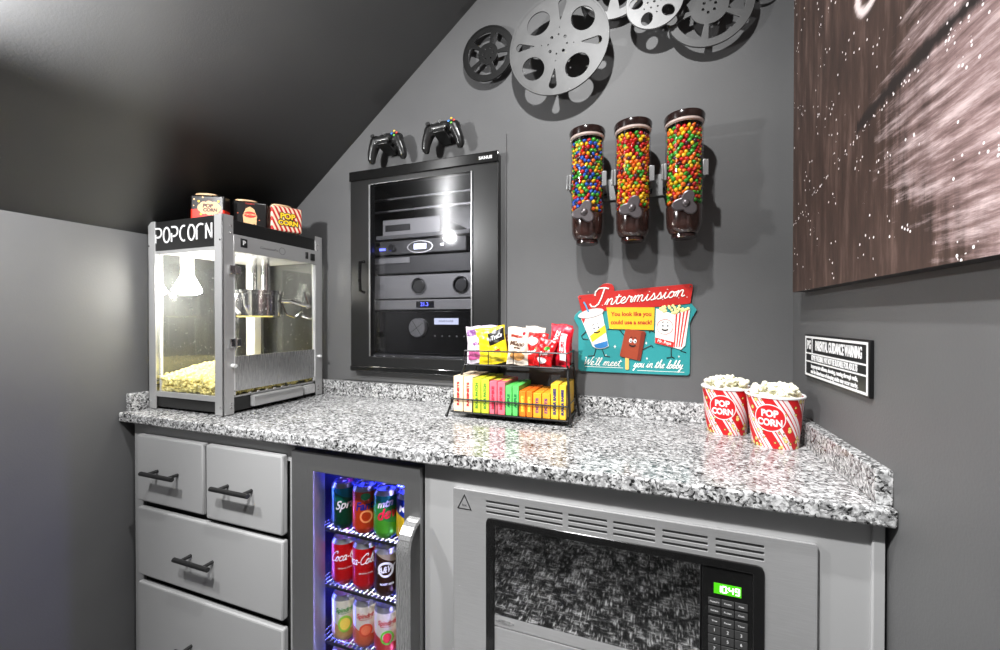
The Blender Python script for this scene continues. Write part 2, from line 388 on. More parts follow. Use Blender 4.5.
    def script(s, body, x0, x1, y0, xh, mtx=None, slant=.35, r=.001, wrap=None, rise=0.0):
        adv = 0.0; runs = []
        for ch in body:
            st_, a = CURSIVE.get(ch, ([], .55))
            runs += [[(adv + px, py) for px, py in q] for q in st_]; adv += a
        k = (x1 - x0) / adv
        for run in runs:
            P = [Vector((x0 + px * k + py * xh * slant, y0 + py * xh + rise * (px * k), 0)) for px, py in run]
            pts = []
            for i in range(len(P) - 1):
                p0, p1, p2, p3 = P[max(0, i - 1)], P[i], P[i + 1], P[min(len(P) - 1, i + 2)]
                for q in range(4):
                    t = q / 4.0
                    pts.append(.5 * ((2 * p1) + (p2 - p0) * t + (2 * p0 - 5 * p1 + 4 * p2 - p3) * t * t + (3 * p1 - p0 - 3 * p2 + p3) * t ** 3))
            pts.append(P[-1])
            if wrap:
                rf, a0, zb = wrap
                pts = [Vector(((rf + .0002) * math.cos(a0 + p.x / rf), (rf + .0002) * math.sin(a0 + p.x / rf), zb + p.y)) for p in pts]
            elif mtx is not None: pts = [mtx @ p for p in pts]
            s.tube(pts, r, 6)
        return s
    def grid(s, fn, nu, nv, uvr=True):
        """surface from fn(u,v)->Vector"""
        b = bmesh.new(); uvl = b.loops.layers.uv.new('UVMap')
        vs = [[b.verts.new(fn(i / nu, j / nv)) for j in range(nv + 1)] for i in range(nu + 1)]
        for i in range(nu):
            for j in range(nv):
                f = b.faces.new((vs[i][j], vs[i + 1][j], vs[i + 1][j + 1], vs[i][j + 1])); f.smooth = True
                for lp, (u, v) in zip(f.loops, ((i / nu, j / nv), ((i + 1) / nu, j / nv), ((i + 1) / nu, (j + 1) / nv), (i / nu, (j + 1) / nv))): lp[uvl].uv = (u, v)
        merge(s.bm, b); return s
    def build(s, name, m, parent=None, smooth=35, normals=True, loc=None):
        bm = s.bm
        if normals: bmesh.ops.recalc_face_normals(bm, faces=bm.faces[:])
        me = bpy.data.meshes.new(name); bm.to_mesh(me); bm.free()
        me.materials.append(m)
        if smooth:
            keep = [p.use_smooth for p in me.polygons]
            me.set_sharp_from_angle(angle=R(smooth))
            me.polygons.foreach_set('use_smooth', keep)
        o = bpy.data.objects.new(name, me); COL.objects.link(o)
        if parent: o.parent = parent
        if loc: o.location = loc
        return o

def thing(name, label, cat, loc=(0, 0, 0), rot=(0, 0, 0), group=None):
    o = bpy.data.objects.new(name, None); COL.objects.link(o); o.empty_display_size = 0.05
    o.location = loc; o.rotation_euler = rot; o['label'] = label; o['category'] = cat
    if group: o['group'] = group
    return o
def tag(o, label, cat, group=None):
    o['label'] = label; o['category'] = cat
    if group: o['group'] = group
    return o
def struct(o): o['kind'] = 'structure'; return o
def rect(x0, x1, y0, y1, r=0.0, n=4):
    if r <= 0: return [(x0, y0), (x1, y0), (x1, y1), (x0, y1)]
    out = []
    for cx, cy, a in ((x1 - r, y0 + r, -90), (x1 - r, y1 - r, 0), (x0 + r, y1 - r, 90), (x0 + r, y0 + r, 180)):
        for k in range(n + 1):
            t = R(a + 90 * k / n); out.append((cx + r * math.cos(t), cy + r * math.sin(t)))
    return out
def circ(cx, cy, r, n=24, ry=None, rot=0.0):
    ry = ry or r; o = []
    for k in range(n):
        a = 2 * PI * k / n; x, y = r * math.cos(a), ry * math.sin(a)
        o.append((cx + x * math.cos(rot) - y * math.sin(rot), cy + x * math.sin(rot) + y * math.cos(rot)))
    return o
# XY plate -> standing, facing -Y: plate x->X, y->Z, its +Z (thickness) -> -Y
def face_front(x=0, y=0, z=0): return Matrix.Translation((x, y, z)) @ Matrix.Rotation(PI / 2, 4, 'X')
def face_right(x=0, y=0, z=0): return Matrix.Translation((x, y, z)) @ Matrix.Rotation(PI / 2, 4, 'Z') @ Matrix.Rotation(PI / 2, 4, 'X')   # faces +X
def face_left(x=0, y=0, z=0): return Matrix.Translation((x, y, z)) @ Matrix.Rotation(-PI / 2, 4, 'Z') @ Matrix.Rotation(PI / 2, 4, 'X')   # faces -X

# ------------------------------------------------------------------ room
XL, XR, YB, YF = -1.522, 0.351, 1.2495, 0.770
CT = 0.914
ZK = 1.473                                    # height where the slope meets the left wall
KS = (2.254 - ZK) / (-0.5357 - XL)            # ceiling slope
ZC = 2.50                                     # flat ceiling
XC = XL + (ZC - ZK) / KS
YN = -1.9
b = MB(); b.box(XL - .1, XR + .1, YN, YB + .1, -0.06, 0.0); struct(b.build('floor', M_carpet))
# back wall: outline follows the slope; a hole for the equipment rack
b = MB()
b.plate([[(XL - .08, 0), (XR + .08, 0), (XR + .08, ZC + .05), (XC, ZC + .05), (XL - .08, ZK + .05 - .08 * KS)],
         [(-1.0, 1.03), (-1.0, 1.715), (-.475, 1.715), (-.475, 1.03)]], 0.02, face_front(0, YB + .02, 0))
struct(b.build('wall_back', M_wall, smooth=0))
b = MB(); b.box(XL - .08, XL, YN, YB + .02, 0, ZK - 0.001 + 0.0); struct(b.build('wall_left', M_wall, smooth=0))
b = MB(); b.box(XR, XR + .08, YN, YB + .02, 0, ZC + .05); struct(b.build('wall_right', M_wall, smooth=0))
b = MB()
b.plate([[(XL - .08, ZK - .08 * KS), (XC, ZC), (XR + .08, ZC), (XR + .08, ZC + .06), (XC - .02, ZC + .06), (XL - .08, ZK + .07 - .08 * KS)]], YB + .02 - YN, face_front(0, YB + .02, 0))
struct(b.build('ceiling', M_ceil, smooth=0))

# ------------------------------------------------------------------ worktop
t = thing('countertop', 'long speckled black and white granite worktop with raised splash edges', 'countertop', (0, 0, 0))
b = MB(); b.box(XL, XR, YF, YB, CT - .029, CT, 0.005, 3); b.build('worktop_slab', M_granite, t)
b = MB(); b.box(XL + .022, XR - .022, YB - .02, YB, CT, .968, 0.002); b.build('back_splash', M_granite, t)
b = MB(); b.box(XL, XL + .022, YF + .02, YB, CT, .968, 0.002); b.build('side_splash', M_granite, t)
b = MB(); b.box(XR - .022, XR, YF + .015, YB, CT, .968, 0.002); b.build('side_splash', M_granite, t)

# ------------------------------------------------------------------ drawer cabinet
YC = .80
ZU = CT - .029                                  # underside of the stone
def bar_handle(parent, x, z, y):
    b = MB(); L = .068
    b.cyl((x - L, y - .030, z), (x + L, y - .030, z), .0062, seg=14)
    for s in (-.044, .044):
        b.cyl((x + s, y, z), (x + s, y - .030, z), .0048, seg=12)
    return b.build('bar_handle', M_black, parent)
t = thing('drawer_cabinet', 'grey painted drawer unit with black bar handles under the left end', 'cabinet', (0, 0, 0))
b = MB(); b.box(-1.497, -.853, YC + .02, YB - .004, .09, ZU - .001); b.box(-1.49, -.86, YC + .07, YB - .02, 0.0, .09); b.build('carcass', M_cab, t)
b = MB()
b.plate([rect(-1.497, -.851, .09, ZU - .001), rect(-1.455, -.866, .105, .833)], .02, face_front(0, YC + .02, 0))
b.build('face_frame', M_cab, t)
YD = YC - .0005
b = MB(); b.box(-1.455, -.866, YC + .006, YC + .02, .105, .833); b.build('drawer_recess', M_blackm, t)
for (x0, x1, z0, z1, hx) in ((-1.452, -1.163, .652, .851, -1.312), (-1.152, -.872, .646, .851, -1.022), (-1.452, -.872, .428, .632, -1.170), (-1.452, -.872, .14, .406, -1.170)):
    b = MB(); b.box(x0, x1, YD - .019, YD, z0, z1, .005, 2); d = b.build('drawer_front', M_cab, t)
    bar_handle(d, hx, (z0 + z1) / 2 + (0.0 if z0 > .6 else .0), YD - .019)

# ------------------------------------------------------------------ beverage cooler
FX0, FX1 = -.846, -.474
t = thing('beverage_cooler', 'slim undercounter drinks cooler with lit glass door between grey cabinets', 'cooler', (0, 0, 0))
b = MB()
for bx in ((FX0, FX0 + .028, YC + .03, 1.22, .02, .865), (FX1 - .028, FX1, YC + .03, 1.22, .02, .865), (FX0, FX1, 1.19, 1.22, .02, .865), (FX0, FX1, YC + .03, 1.22, .835, .865), (FX0, FX1, YC + .03, 1.22, .02, .06)):
    b.box(*bx)
b.build('cooler_body', mat('cooler liner', g(.010), .3), t)
b = MB(); b.plate([rect(FX0 + .002, FX1 - .002, .06, .868, .004), rect(-.778, -.514, .14, .825, .002)], .040, face_front(0, YC + .025, 0), .002)
dr = b.build('door_frame', steel('cooler door steel', .26, .3, (60, 60, 1)), t)
b = MB(); b.box(-.780, -.512, YC + .0, YC + .004, .138, .827); b.build('glass_pane', M_glassf, dr)
b = MB()     # flat ribbon handle bowed off the door
hx0, hx1 = -.500, -.471
prof = [(YC - .016 - .048 * math.sin(R(a)), .700 + .055 * math.cos(R(a))) for a in range(0, 91, 10)] + [(YC - .016 - .048 * math.sin(R(a)), .235 + .055 * math.cos(R(a))) for a in range(90, 181, 10)]
for i in range(len(prof) - 1):
    (y0, z0), (y1, z1) = prof[i], prof[i + 1]
    d = Vector((0, y1 - y0, z1 - z0)); n = Vector((0, -d.z, d.y)).normalized() * .005
    vs = [b.bm.verts.new(Vector((x, yy, zz)) + s * n) for x in (hx0, hx1) for (yy, zz) in ((y0, z0), (y1, z1)) for s in (1, -1)]
    for f in ((0, 2, 6, 4), (1, 5, 7, 3), (0, 1, 3, 2), (4, 6, 7, 5), (0, 4, 5, 1), (2, 3, 7, 6)): b.bm.faces.new([vs[q] for q in f]).smooth = True
bmesh.ops.remove_doubles(b.bm, verts=b.bm.verts[:], dist=.0008)
b.build('door_handle', M_steel, dr)
M_wire = mat('chromed shelf wire', g(.6), .2, metal=1.0)
SH = (.656, .512, .366, .222)
for z in SH:
    b = MB()
    for k in range(24):
        x = FX0 + .036 + k * (FX1 - FX0 - .072) / 23
        b.cyl((x, YC + .034, z), (x, 1.17, z), .0016, seg=6)
    for y in (YC + .034, YC + .05, .98, 1.16): b.cyl((FX0 + .03, y, z - .003), (FX1 - .03, y, z - .003), .0024, seg=8)
    b.build('wire_shelf', M_wire, t)
    b = MB(); b.box(FX0 + .03, FX1 - .03, YC + .031, YC + .0325, z - .004, z + .003); b.build('shelf_front_bar', M_black, t)
M_bl = mat('blue light strip', g(.5), .5, emit=(45, 55, 255), estr=30)
b = MB(); b.box(-.80, -.52, .99, 1.0, .826, .833); b.build('glow_strip', M_bl, t)
for z in SH:
    b = MB(); b.box(-.80, -.52, 1.150, 1.156, z - .012, z - .007); b.build('glow_strip', M_bl, t)  # strips added under the shelves for a blue glow
for x in (-.5055,):
    b = MB(); b.box(x, x + .0025, YC + .027, YC + .038, .10, .82); b.build('door_glow_strip', mat('added can fill strip', g(.5), .5, emit=(165, 160, 255), estr=48), t)  # unseen right-hand strip, added to light the fronts of the cans
b = MB(); b.box(-.8175, -.8155, YC + .027, YC + .031, .10, .82); b.build('door_glow_strip', mat('blue white strip', g(.5), .5, emit=(95, 105, 255), estr=60), t)
b = MB(); b.box(-.816, -.8145, .95, .956, .10, .82); b.build('magenta_light_strip', mat('magenta strip', g(.5), .5, emit=(220, 40, 220), estr=5), t)

# cans
def can_profile(): return [(.024, 0), (.026, .003), (.0315, .012), (.0325, .018), (.0325, .100), (.0315, .106), (.027, .115), (.0265, .1175), (.025, .1175), (.024, .114), (.002, .1135)]
def can_mat(name, stops, rough=.3, metal=.45):
    k = NT(name); uv = k.n('ShaderNodeUVMap'); sp = k.n('ShaderNodeSeparateXYZ'); tc = k.n('ShaderNodeTexCoord')
    so = k.n('ShaderNodeSeparateXYZ'); k.l(tc.outputs['Object'], so.inputs[0])
    z = k.math('DIVIDE', so.outputs[2], .118)
    sl = k.math('MULTIPLY', so.outputs[0], 4.0)
    k.l(k.ramp(k.math('ADD', z, sl), stops, 'CONSTANT'), k.b.inputs['Base Color'])
    k.b.inputs['Roughness'].default_value = rough; k.b.inputs['Metallic'].default_value = metal
    return k.m
def can(label, x, y, z, body, texts, group=None, blobs=(), turn=0.0):
    t = thing('drink_can', label, 'can', (x, y, z), (0, 0, 0), group)
    b = MB(); b.lathe(can_profile()[:6], 36, capt=False); b.build('can_body', body, t)
    b = MB(); b.lathe(can_profile()[5:], 36, capb=False); b.cyl((0, 0, .1135), (.008, 0, .1150), .006, seg=12); b.build('can_lid', M_alu, t)
    a0 = math.atan2(-y, -x) + turn
    rf = lambda zz: .0327
    for (s, size, zz, rgb, shear, bold, slant, sx, da) in texts:
        b = MB()
        if s == 'Coca-Cola': b.script(s, -.046, .046, -.008, .0125, None, .3, .0010, wrap=(.0327, a0 + da, zz), rise=.12)
        else: b.text(s, size, None, .0001, shear, bold, wrap=(rf, a0 + da, zz, slant), sx=sx)
        b.build('lettering', mat('print %s' % str(rgb), rgb, .4), t)
    for (da, zz, ra, rz, rgb, kind) in blobs:
        b = MB(); vs = []
        N = 28
        me_pts = [(ra * math.cos(2 * PI * k / N), rz * math.sin(2 * PI * k / N)) for k in range(N)]
        def fn(u, v):
            a = 2 * PI * u; rr = v if kind != 'ring' else .72 + .28 * v
            X, Z = ra * math.cos(a) * rr, rz * math.sin(a) * rr
            an = a0 + da + X / .0327
            off = .00035 if kind == 'disc' else .0006
            return Vector(((.0327 + off) * math.cos(an), (.0327 + off) * math.sin(an), zz + Z))
        b.grid(fn, N, 5); b.build('printed_roundel', mat('print %s' % str(rgb), rgb, .4), t)
    return t
W = (235, 235, 235)
CX = (-.752, -.686, -.620, -.554); CY = (.868, .869, .868, .869)
zz = [s + .002 for s in SH]
can('dark green lemon-lime soda can at the left of the top cooler shelf', CX[0], CY[0], zz[0], can_mat('green can', [(0, lin((8, 70, 45))), (.62, lin((12, 110, 85))), (.8, lin((20, 140, 160)))]),
    [('Sprite', .030, .066, W, .35, .0006, .12, .9, 0.25)])
can('orange soda can between the green cans on the top cooler shelf', CX[1], CY[1], zz[0], can_mat('orange can', [(0, lin((225, 70, 25))), (.75, lin((235, 90, 60)))]),
    [('Fanta', .028, .072, (25, 30, 130), .2, .0008, .1, .9, 0.05)], blobs=((0.05, .045, .016, .016, (250, 150, 90), 'ring'), (0.0, .095, .012, .009, (60, 170, 90), 'disc')))
can('bright green citrus soda can with red lettering on the top cooler shelf', CX[2], CY[2], zz[0], can_mat('lime can', [(0, lin((80, 175, 40))), (.45, lin((50, 160, 70))), (.8, lin((30, 150, 140)))]),
    [('mtn', .024, .088, W, .25, .0008, .2, 1, -.15), ('dew', .036, .064, (215, 25, 60), .25, .001, .2, .95, .1)])
can('blue and yellow can at the right of the top cooler shelf', CX[3], CY[3], zz[0], can_mat('blue yellow can', [(0, lin((240, 200, 30))), (.55, lin((20, 50, 140)))]),
    [('Mist', .022, .085, W, .2, .0005, .1, 1, -.3)])
can('red cola can at the left of the middle cooler shelf', CX[0], CY[0], zz[1], mat('cola red', (200, 12, 18), .28, metal=.3),
    [('Coca-Cola', .027, .070, W, .45, .0004, .15, .95, .18), ('ORIGINAL TASTE', .0045, .046, W, 0, 0, 0, 1, 0)])
can('red cola can second from the left on the middle cooler shelf', CX[1], CY[1], zz[1], mat('cola red', (200, 12, 18), .28, metal=.3),
    [('Coca-Cola', .027, .070, W, .45, .0004, .15, .95, -.62), ('ORIGINAL TASTE', .0045, .046, W, 0, 0, 0, 1, 0)])
can('dark brown root beer can with oval badge on the middle cooler shelf', CX[2], CY[2], zz[1], can_mat('brown can', [(0, lin((58, 30, 20))), (.86, lin((180, 165, 140)))]),
    [('A&W', .021, .070, W, .3, .0006, .2, .8, -.1), ('ROOT BEER', .0065, .034, W, 0, .0002, 0, 1, 0)], blobs=((-.1, .070, .020, .019, W, 'ring'),))
can('dark brown root beer can half hidden at the right of the middle shelf', CX[3], CY[3], zz[1], can_mat('brown can 2', [(0, lin((60, 28, 24))), (.86, lin((180, 165, 140)))]),
    [('A&W', .021, .070, W, .3, .0006, .2, .8, -.6)])
SPT = lambda c: [('Spindrift', .0165, .084, c, .2, .0003, 0, .85, 0), ('SPARKLING WATER', .0036, .075, c, 0, 0, 0, 1, 0)]
can('cream sparkling water can with lemon and lime print on the lower shelf', CX[0], CY[0], zz[2], can_mat('cream can a', [(0, lin((225, 180, 110))), (.40, lin((240, 235, 215)))]),
    SPT((50, 140, 60)), blobs=((0, .048, .017, .021, (245, 215, 90), 'disc'), (0, .048, .0175, .0215, (150, 200, 70), 'ring')))
can('cream sparkling water can with grapefruit print on the lower cooler shelf', CX[1], CY[1], zz[2], can_mat('cream can b', [(0, lin((225, 110, 70))), (.42, lin((243, 236, 222)))]),
    SPT((190, 40, 40)), blobs=((0, .048, .016, .016, (235, 120, 80), 'disc'), (0, .048, .0165, .0165, (215, 80, 50), 'ring')))
can('cream sparkling water can with strawberry and lime print on lower shelf', CX[2], CY[2], zz[2], can_mat('cream can c', [(0, lin((205, 60, 60))), (.40, lin((243, 236, 222)))]),
    SPT((190, 40, 50)), blobs=((0, .048, .010, .011, (225, 50, 70), 'disc'), (0, .048, .0165, .0175, (110, 190, 60), 'ring')))
can('cream sparkling water can half hidden behind the cooler handle', CX[3], CY[3], zz[2], can_mat('cream can d', [(0, lin((205, 60, 60))), (.40, lin((243, 236, 222)))]), SPT((190, 40, 50)))
for i, (c1, lab) in enumerate((((225, 195, 60), 'yellow topped can at the left of the bottom cooler shelf'), ((120, 130, 220), 'bluish can second on the bottom cooler shelf'), ((225, 215, 80), 'pale yellow can third on the bottom cooler shelf'))):
    can(lab, CX[i], CY[i], zz[3], mat('low can %d' % i, c1, .3, metal=.4), [])

# ------------------------------------------------------------------ microwave cabinet + microwave
t = thing('microwave_cabinet', 'grey painted cabinet housing around the built-in microwave', 'cabinet', (0, 0, 0))
b = MB()
b.plate([rect(-.470, .333, .09, ZU - .001), rect(-.36, .232, .16, .80)], .02, face_front(0, YC + .02, 0)); b.build('face_frame', M_cab, t)
b = MB(); b.box(.329, .3455, YC - .006, YC + .02, .09, ZU - .001, .002); b.build('scribe_moulding', M_cab, t)
b = MB(); b.box(-.470, -.38, YC + .02, YB - .01, .09, ZU - .002); b.box(.25, .340, YC + .02, YB - .01, .09, ZU - .002); b.box(-.38, .25, YC + .02, YB - .01, .09, .14)
b.box(-.46, .34, YC + .07, YB - .02, 0, .09); b.build('carcass', M_cab, t)
t = thing('built_in_microwave', 'black microwave with green clock set in a vented stainless trim', 'microwave', (0, 0, 0))
holes = [rect(-.318, .183, .37, .783, .006)]
for (x0, x1) in ((-.320, -.246), (-.235, -.157), (-.147, -.072), (-.062, .013), (.024, .099), (.110, .184)):
    for zc in (.8165, .8055, .7945): holes.append(rect(x0, x1, zc - .0031, zc + .0031, .001, 1))
b = MB(); b.plate([rect(-.395, .257, .30, .833, .002)] + holes, .008, face_front(0, YC - .0005, 0), .0008); tr = b.build('trim_frame', M_steelh, t)
b = MB(); b.box(-.330, .195, YC - .0066, YC - .002, .788, .823); b.build('vent_backing', M_blackm, tr)
b = MB(); b.plate([[(-.386, .792), (-.352, .792), (-.369, .825)], [(-.3825, .794), (-.369, .8205), (-.3555, .794)]], .0004, face_front(0, YC - .0087, 0))
b.text('hot', .0075, face_front(-.369, YC - .0087, .801), .0002); b.build('warning_mark', M_blackm, tr)
b = MB(); b.plate([rect(-.317, .182, .371, .782, .01), rect(-.302, .168, .38, .771, .004)], .016, face_front(0, YC + .004, 0), .002); b.build('bezel', M_blackg, t)
M_mw = NT('mirror black door glass'); M_mw.b.inputs['Base Color'].default_value = g(.5); M_mw.b.inputs['Metallic'].default_value = 1; M_mw.b.inputs['Roughness'].default_value = .03
b = MB(); b.box(-.302, .087, YC - .008, YC + .012, .583, .771, .001); d = b.build('door_window', M_mw.m, t)
b = MB(); b.box(-.302, .087, YC - .008, YC + .012, .560, .5825, .001); b.build('door_strip', M_steelh, d)
b = MB(); b.plate([circ(-.277, .5715, .020, 24, .0045)], .0006, face_front(0, YC - .0083, 0)); b.build('maker_badge', M_chrome, d)
b = MB(); b.box(-.302, .087, YC - .008, YC + .012, .385, .5575, .001); b.build('door_panel', M_steelh, d)
b = MB(); b.box(.089, .168, YC - .008, YC + .012, .385, .771, .001); cp = b.build('control_panel', M_blackg, t)
b = MB(); b.box(.108, .150, YC - .0088, YC - .008, .7225, .7405); b.build('clock_display', mat('green display', (70, 190, 20), .4, emit=(90, 215, 20), estr=.22), cp)
def seg7(b, s, x, z, h, y):
    segs = {'0': 'abcdef', '1': 'bc', '4': 'fgbc', '9': 'abcdfg'}[s]; wd = h * .55; q = h * .09
    P = {'a': (-wd / 2, wd / 2, h / 2 - q, h / 2 + q), 'g': (-wd / 2, wd / 2, -q, q), 'd': (-wd / 2, wd / 2, -h / 2 - q, -h / 2 + q),
         'b': (wd / 2 - q, wd / 2 + q, 0, h / 2), 'c': (wd / 2 - q, wd / 2 + q, -h / 2, 0), 'f': (-wd / 2 - q, -wd / 2 + q, 0, h / 2), 'e': (-wd / 2 - q, -wd / 2 + q, -h / 2, 0)}
    for c in segs:
        x0, x1, z0, z1 = P[c]; b.box(x + x0, x + x1, y - .0004, y, z + z0, z + z1)
b = MB()
for c, x in (('1', .1155), ('0', .1240), ('4', .1345), ('9', .1440)): seg7(b, c, x, .7315, .0105, YC - .0088)
b.box(.1288, .1300, YC - .0092, YC - .0088, .7335, .7350); b.box(.1288, .1300, YC - .0092, YC - .0088, .7275, .7290)
b.build('clock_digits', mat('lit digits', (255, 255, 255), .4, emit=(255, 255, 240), estr=.7), cp)
M_key = mat('dark grey keys', g(.05), .4)
rows = [(.7075, .012, ['Popcorn', 'Potato', 'Pizza']), (.692, .012, ['Reheat', 'Frozen', 'Cook']), (.674, .014, ['Time', 'Power', 'Timer']), (.658, .014, ['1', '2', '3']), (.642, .014, ['4', '5', '6']), (.626, .014, ['7', '8', '9']), (.610, .014, ['Stop', '0', 'Start'])]
for zc, hh, keys in rows:
    for q, kk in enumerate(keys):
        xc = .109 + q * .0205
        b = MB(); b.box(xc - .0095, xc + .0095, YC - .0092, YC - .0078, zc - hh / 2, zc + hh / 2, .0006); kb = b.build('key', M_key, cp)
        b = MB(); b.text(kk, .0075 if len(kk) < 2 else .0042, face_front(xc, YC - .0092, zc), .0001); b.build('lettering', M_white, kb)

# ------------------------------------------------------------------ equipment rack in the back wall
YR = YB - .030
t = thing('equipment_rack', 'black glass-doored equipment rack set into the back wall', 'rack', (0, 0, 0))
b = MB()
for bx in ((-.995, -.985, YB + .0, 1.72, 1.035, 1.71), (-.49, -.48, YB + .0, 1.72, 1.035, 1.71), (-.985, -.49, 1.71, 1.72, 1.035, 1.71), (-.985, -.49, YB, 1.72, 1.70, 1.71), (-.985, -.49, YB, 1.72, 1.035, 1.045)): b.box(*bx)
b.build('rack_body', mat('rack black', g(.02), .4), t)
b = MB(); b.plate([rect(-1.026, -.452, 1.014, 1.728, .003), rect(-.942, -.541, 1.062, 1.683)], .026, face_front(0, YB - .002, 0), .002); dr = b.build('door_frame', M_black, t)
b = MB(); b.box(-1.030, -.448, YR - .004, YR + .006, 1.700, 1.735, .003); b.build('top_rail', M_blackg, dr)
b = MB(); b.box(-1.025, -.452, YR - .008, YR + .006, 1.010, 1.030, .004); b.build('bottom_rail', M_blackg, dr)
b = MB()
b.box(-.944, -.939, YR - .003, YR, 1.065, 1.68); b.box(-.544, -.540, YR - .003, YR, 1.065, 1.68); b.build('edge_strip', M_alu, dr)
b = MB(); b.box(-.943, -.540, YR + .006, YR + .010, 1.060, 1.685); b.build('glass_pane', M_glassrack, dr)
b = MB(); b.text('SANUS', .0135, face_front(-.492, YR - .0045, 1.716), .0003, 0, .0006, space=1.15); b.build('lettering', M_white, dr)
b = MB(); b.tube([(-.962, YR - .006, 1.405), (-.962, YR - .028, 1.400), (-.960, YR - .034, 1.35), (-.962, YR - .028, 1.30), (-.962, YR - .006, 1.295)], .006, 10); b.build('door_handle', M_blackg, dr)
# surround patch on the wall
b = MB(); b.plate([rect(-1.082, -.433, .972, 1.795), rect(-1.02, -.458, 1.02, 1.72)], .004, face_front(0, YB, 0), .0005); struct(b.build('trim_1', M_wall))
YI = YB + .012
def device(name, label, cat, x0, x1, z0, z1, m, y=YI, depth=.30):
    t = thing(name, label, cat, (0, 0, 0)); b = MB(); b.box(x0, x1, y, y + depth, z0, z1, .003); b.build('casing', m, t); return t
M_dev = mat('black anodised', g(.06), .4); M_devg = mat('grey anodised', g(.26), .4, metal=.3)
M_blue = mat('blue display', (60, 70, 255), .4, emit=(90, 100, 255), estr=3.0); M_led = mat('white display', (230, 235, 255), .4, emit=(220, 228, 255), estr=2.0)
M_shelf = mat('rack shelf', g(.10), .4)
for z in (1.49, 1.366, 1.044 + .03):
    pass
t = device('media_player', 'light grey media player on the top shelf inside the rack', 'player', -.918, -.68, 1.500, 1.560, M_devg)
b = MB(); b.box(-.905, -.80, YI - .002, YI, 1.517, 1.540, .001); b.build('disc_slot', M_black, t)
b = MB(); b.box(-.93, -.56, YI - .02, YI + .33, 1.486, 1.4985); tag(b.build('rack_shelf', M_shelf), 'black shelf plate under the light grey media player in the rack', 'shelf')
t = device('audio_preamplifier', 'slim black preamplifier with blue lights and round white display', 'amplifier', -.960, -.58, 1.432, 1.484, M_dev)
b = MB(); b.box(-.930, -.905, YI - .002, YI, 1.449, 1.457); b.build('indicator_lights', M_blue, t)
b = MB(); b.cyl((-.873, YI, 1.456), (-.873, YI - .014, 1.456), .013, .012, 24); b.build('knob', M_chrome, t)
b = MB(); b.plate([circ(-.76, 1.455, .052, 28, .022), circ(-.76, 1.455, .048, 28, .019)], .002, face_front(0, YI, 0)); b.build('display_ring', M_alu, t)
b = MB(); b.box(-.785, -.735, YI - .0015, YI, 1.447, 1.466, .0005); b.build('display', M_led, t)
b = MB(); b.box(-.680, -.665, YI - .002, YI, 1.452, 1.462); b.build('button', M_chrome, t)
t = device('blank_panel', 'dark blank panel unit below the slim preamplifier', 'panel', -.960, -.56, 1.362, 1.426, M_dev)
b = MB(); b.box(-.95, -.80, YI - .003, YI, 1.40, 1.42, .001); b.build('lip', M_devg, t)
t = device('power_amplifier', 'grey power amplifier with two round meters in the rack', 'amplifier', -.960, -.555, 1.272, 1.357, M_devg)
for x in (-.765, -.600):
    b = MB(); b.lathe([(.026, 0), (.026, .008), (.023, .010), (.021, .004), (.002, .004)], 32, mtx=face_front(x, YI, 1.316)); b.build('meter_dial', M_black, t)
    b = MB(); b.lathe([(.027, 0), (.0295, 0), (.0295, .006), (.027, .006)], 32, capb=False, capt=False, mtx=face_front(x, YI, 1.316)); b.build('dial_rim', M_chrome, t)
t = device('display_tuner', 'thin grey unit with small blue number display', 'tuner', -.960, -.555, 1.232, 1.268, M_devg)
b = MB(); b.box(-.775, -.705, YI - .0015, YI, 1.239, 1.262); b.build('display_window', M_blackg, t)
b = MB(); b.text('21.3', .019, face_front(-.742, YI - .0016, 1.2505), .0003); b.build('display_digits', M_blue, t)
t = device('surround_processor', 'tall black processor with large silver volume knob', 'processor', -.960, -.555, 1.075, 1.228, M_blackg)
b = MB(); b.lathe([(.034, 0), (.034, .012), (.031, .016), (.002, .016)], 40, mtx=face_front(-.765, YI, 1.168)); kn = b.build('volume_knob', M_alu, t)
b = MB()
for a in range(4):
    b.box(-.0006, .0006, 0, .030, 0, .001, mtx=face_front(-.765, YI - .0158, 1.168) @ Matrix.Rotation(R(35 + 90 * a), 4, 'Z'))
b.build('knob_marks', M_black, kn)
b = MB(); b.box(-.703, -.610, YI - .0015, YI, 1.180, 1.202); b.build('display', mat('dim display', (150, 155, 170), .4, emit=(170, 176, 200), estr=.9), t)
b = MB(); b.text('MOVIE PLAYER', .0085, face_front(-.657, YI - .0017, 1.191), .0002); b.build('lettering', M_blackm, t)
b = MB()
for q in range(5): b.cyl((-.70 + q * .028, YI, 1.140), (-.70 + q * .028, YI - .003, 1.140), .0025, seg=10)
b.build('button_row', M_alu, t)
b = MB(); b.box(-.975, -.50, YI - .03, YI + .33, 1.052, 1.071, .002); bs = tag(b.build('rack_base_tray', M_dev), 'dark tray with small white icons at the foot of the rack', 'tray')
b = MB(); b.text('ANTHEM', .007, face_front(-.757, YI - .0303, 1.062), .0002); 
for q, x in enumerate((-.93, -.89, -.85)): b.plate([circ(x, 1.062, .005, 14), circ(x, 1.062, .0038, 14)], .0003, face_front(0, YI - .030, 0))
b.build('printed_icons', M_white, bs)
b = MB()
for z in (1.645, 1.60): b.box(-.985, -.49, YB + .05, YB + .06, z, z + .006)
b.box(-.985, -.49, YB + .34, YB + .35, 1.045, 1.70)
b.build('rack_rails', M_darksteel, bpy.data.objects['equipment_rack'])
b = MB()
for q in range(7): b.box(-.615, -.560, YB + .10, YB + .20, 1.515 + q * .0, 1.5152)
b.bm.free()

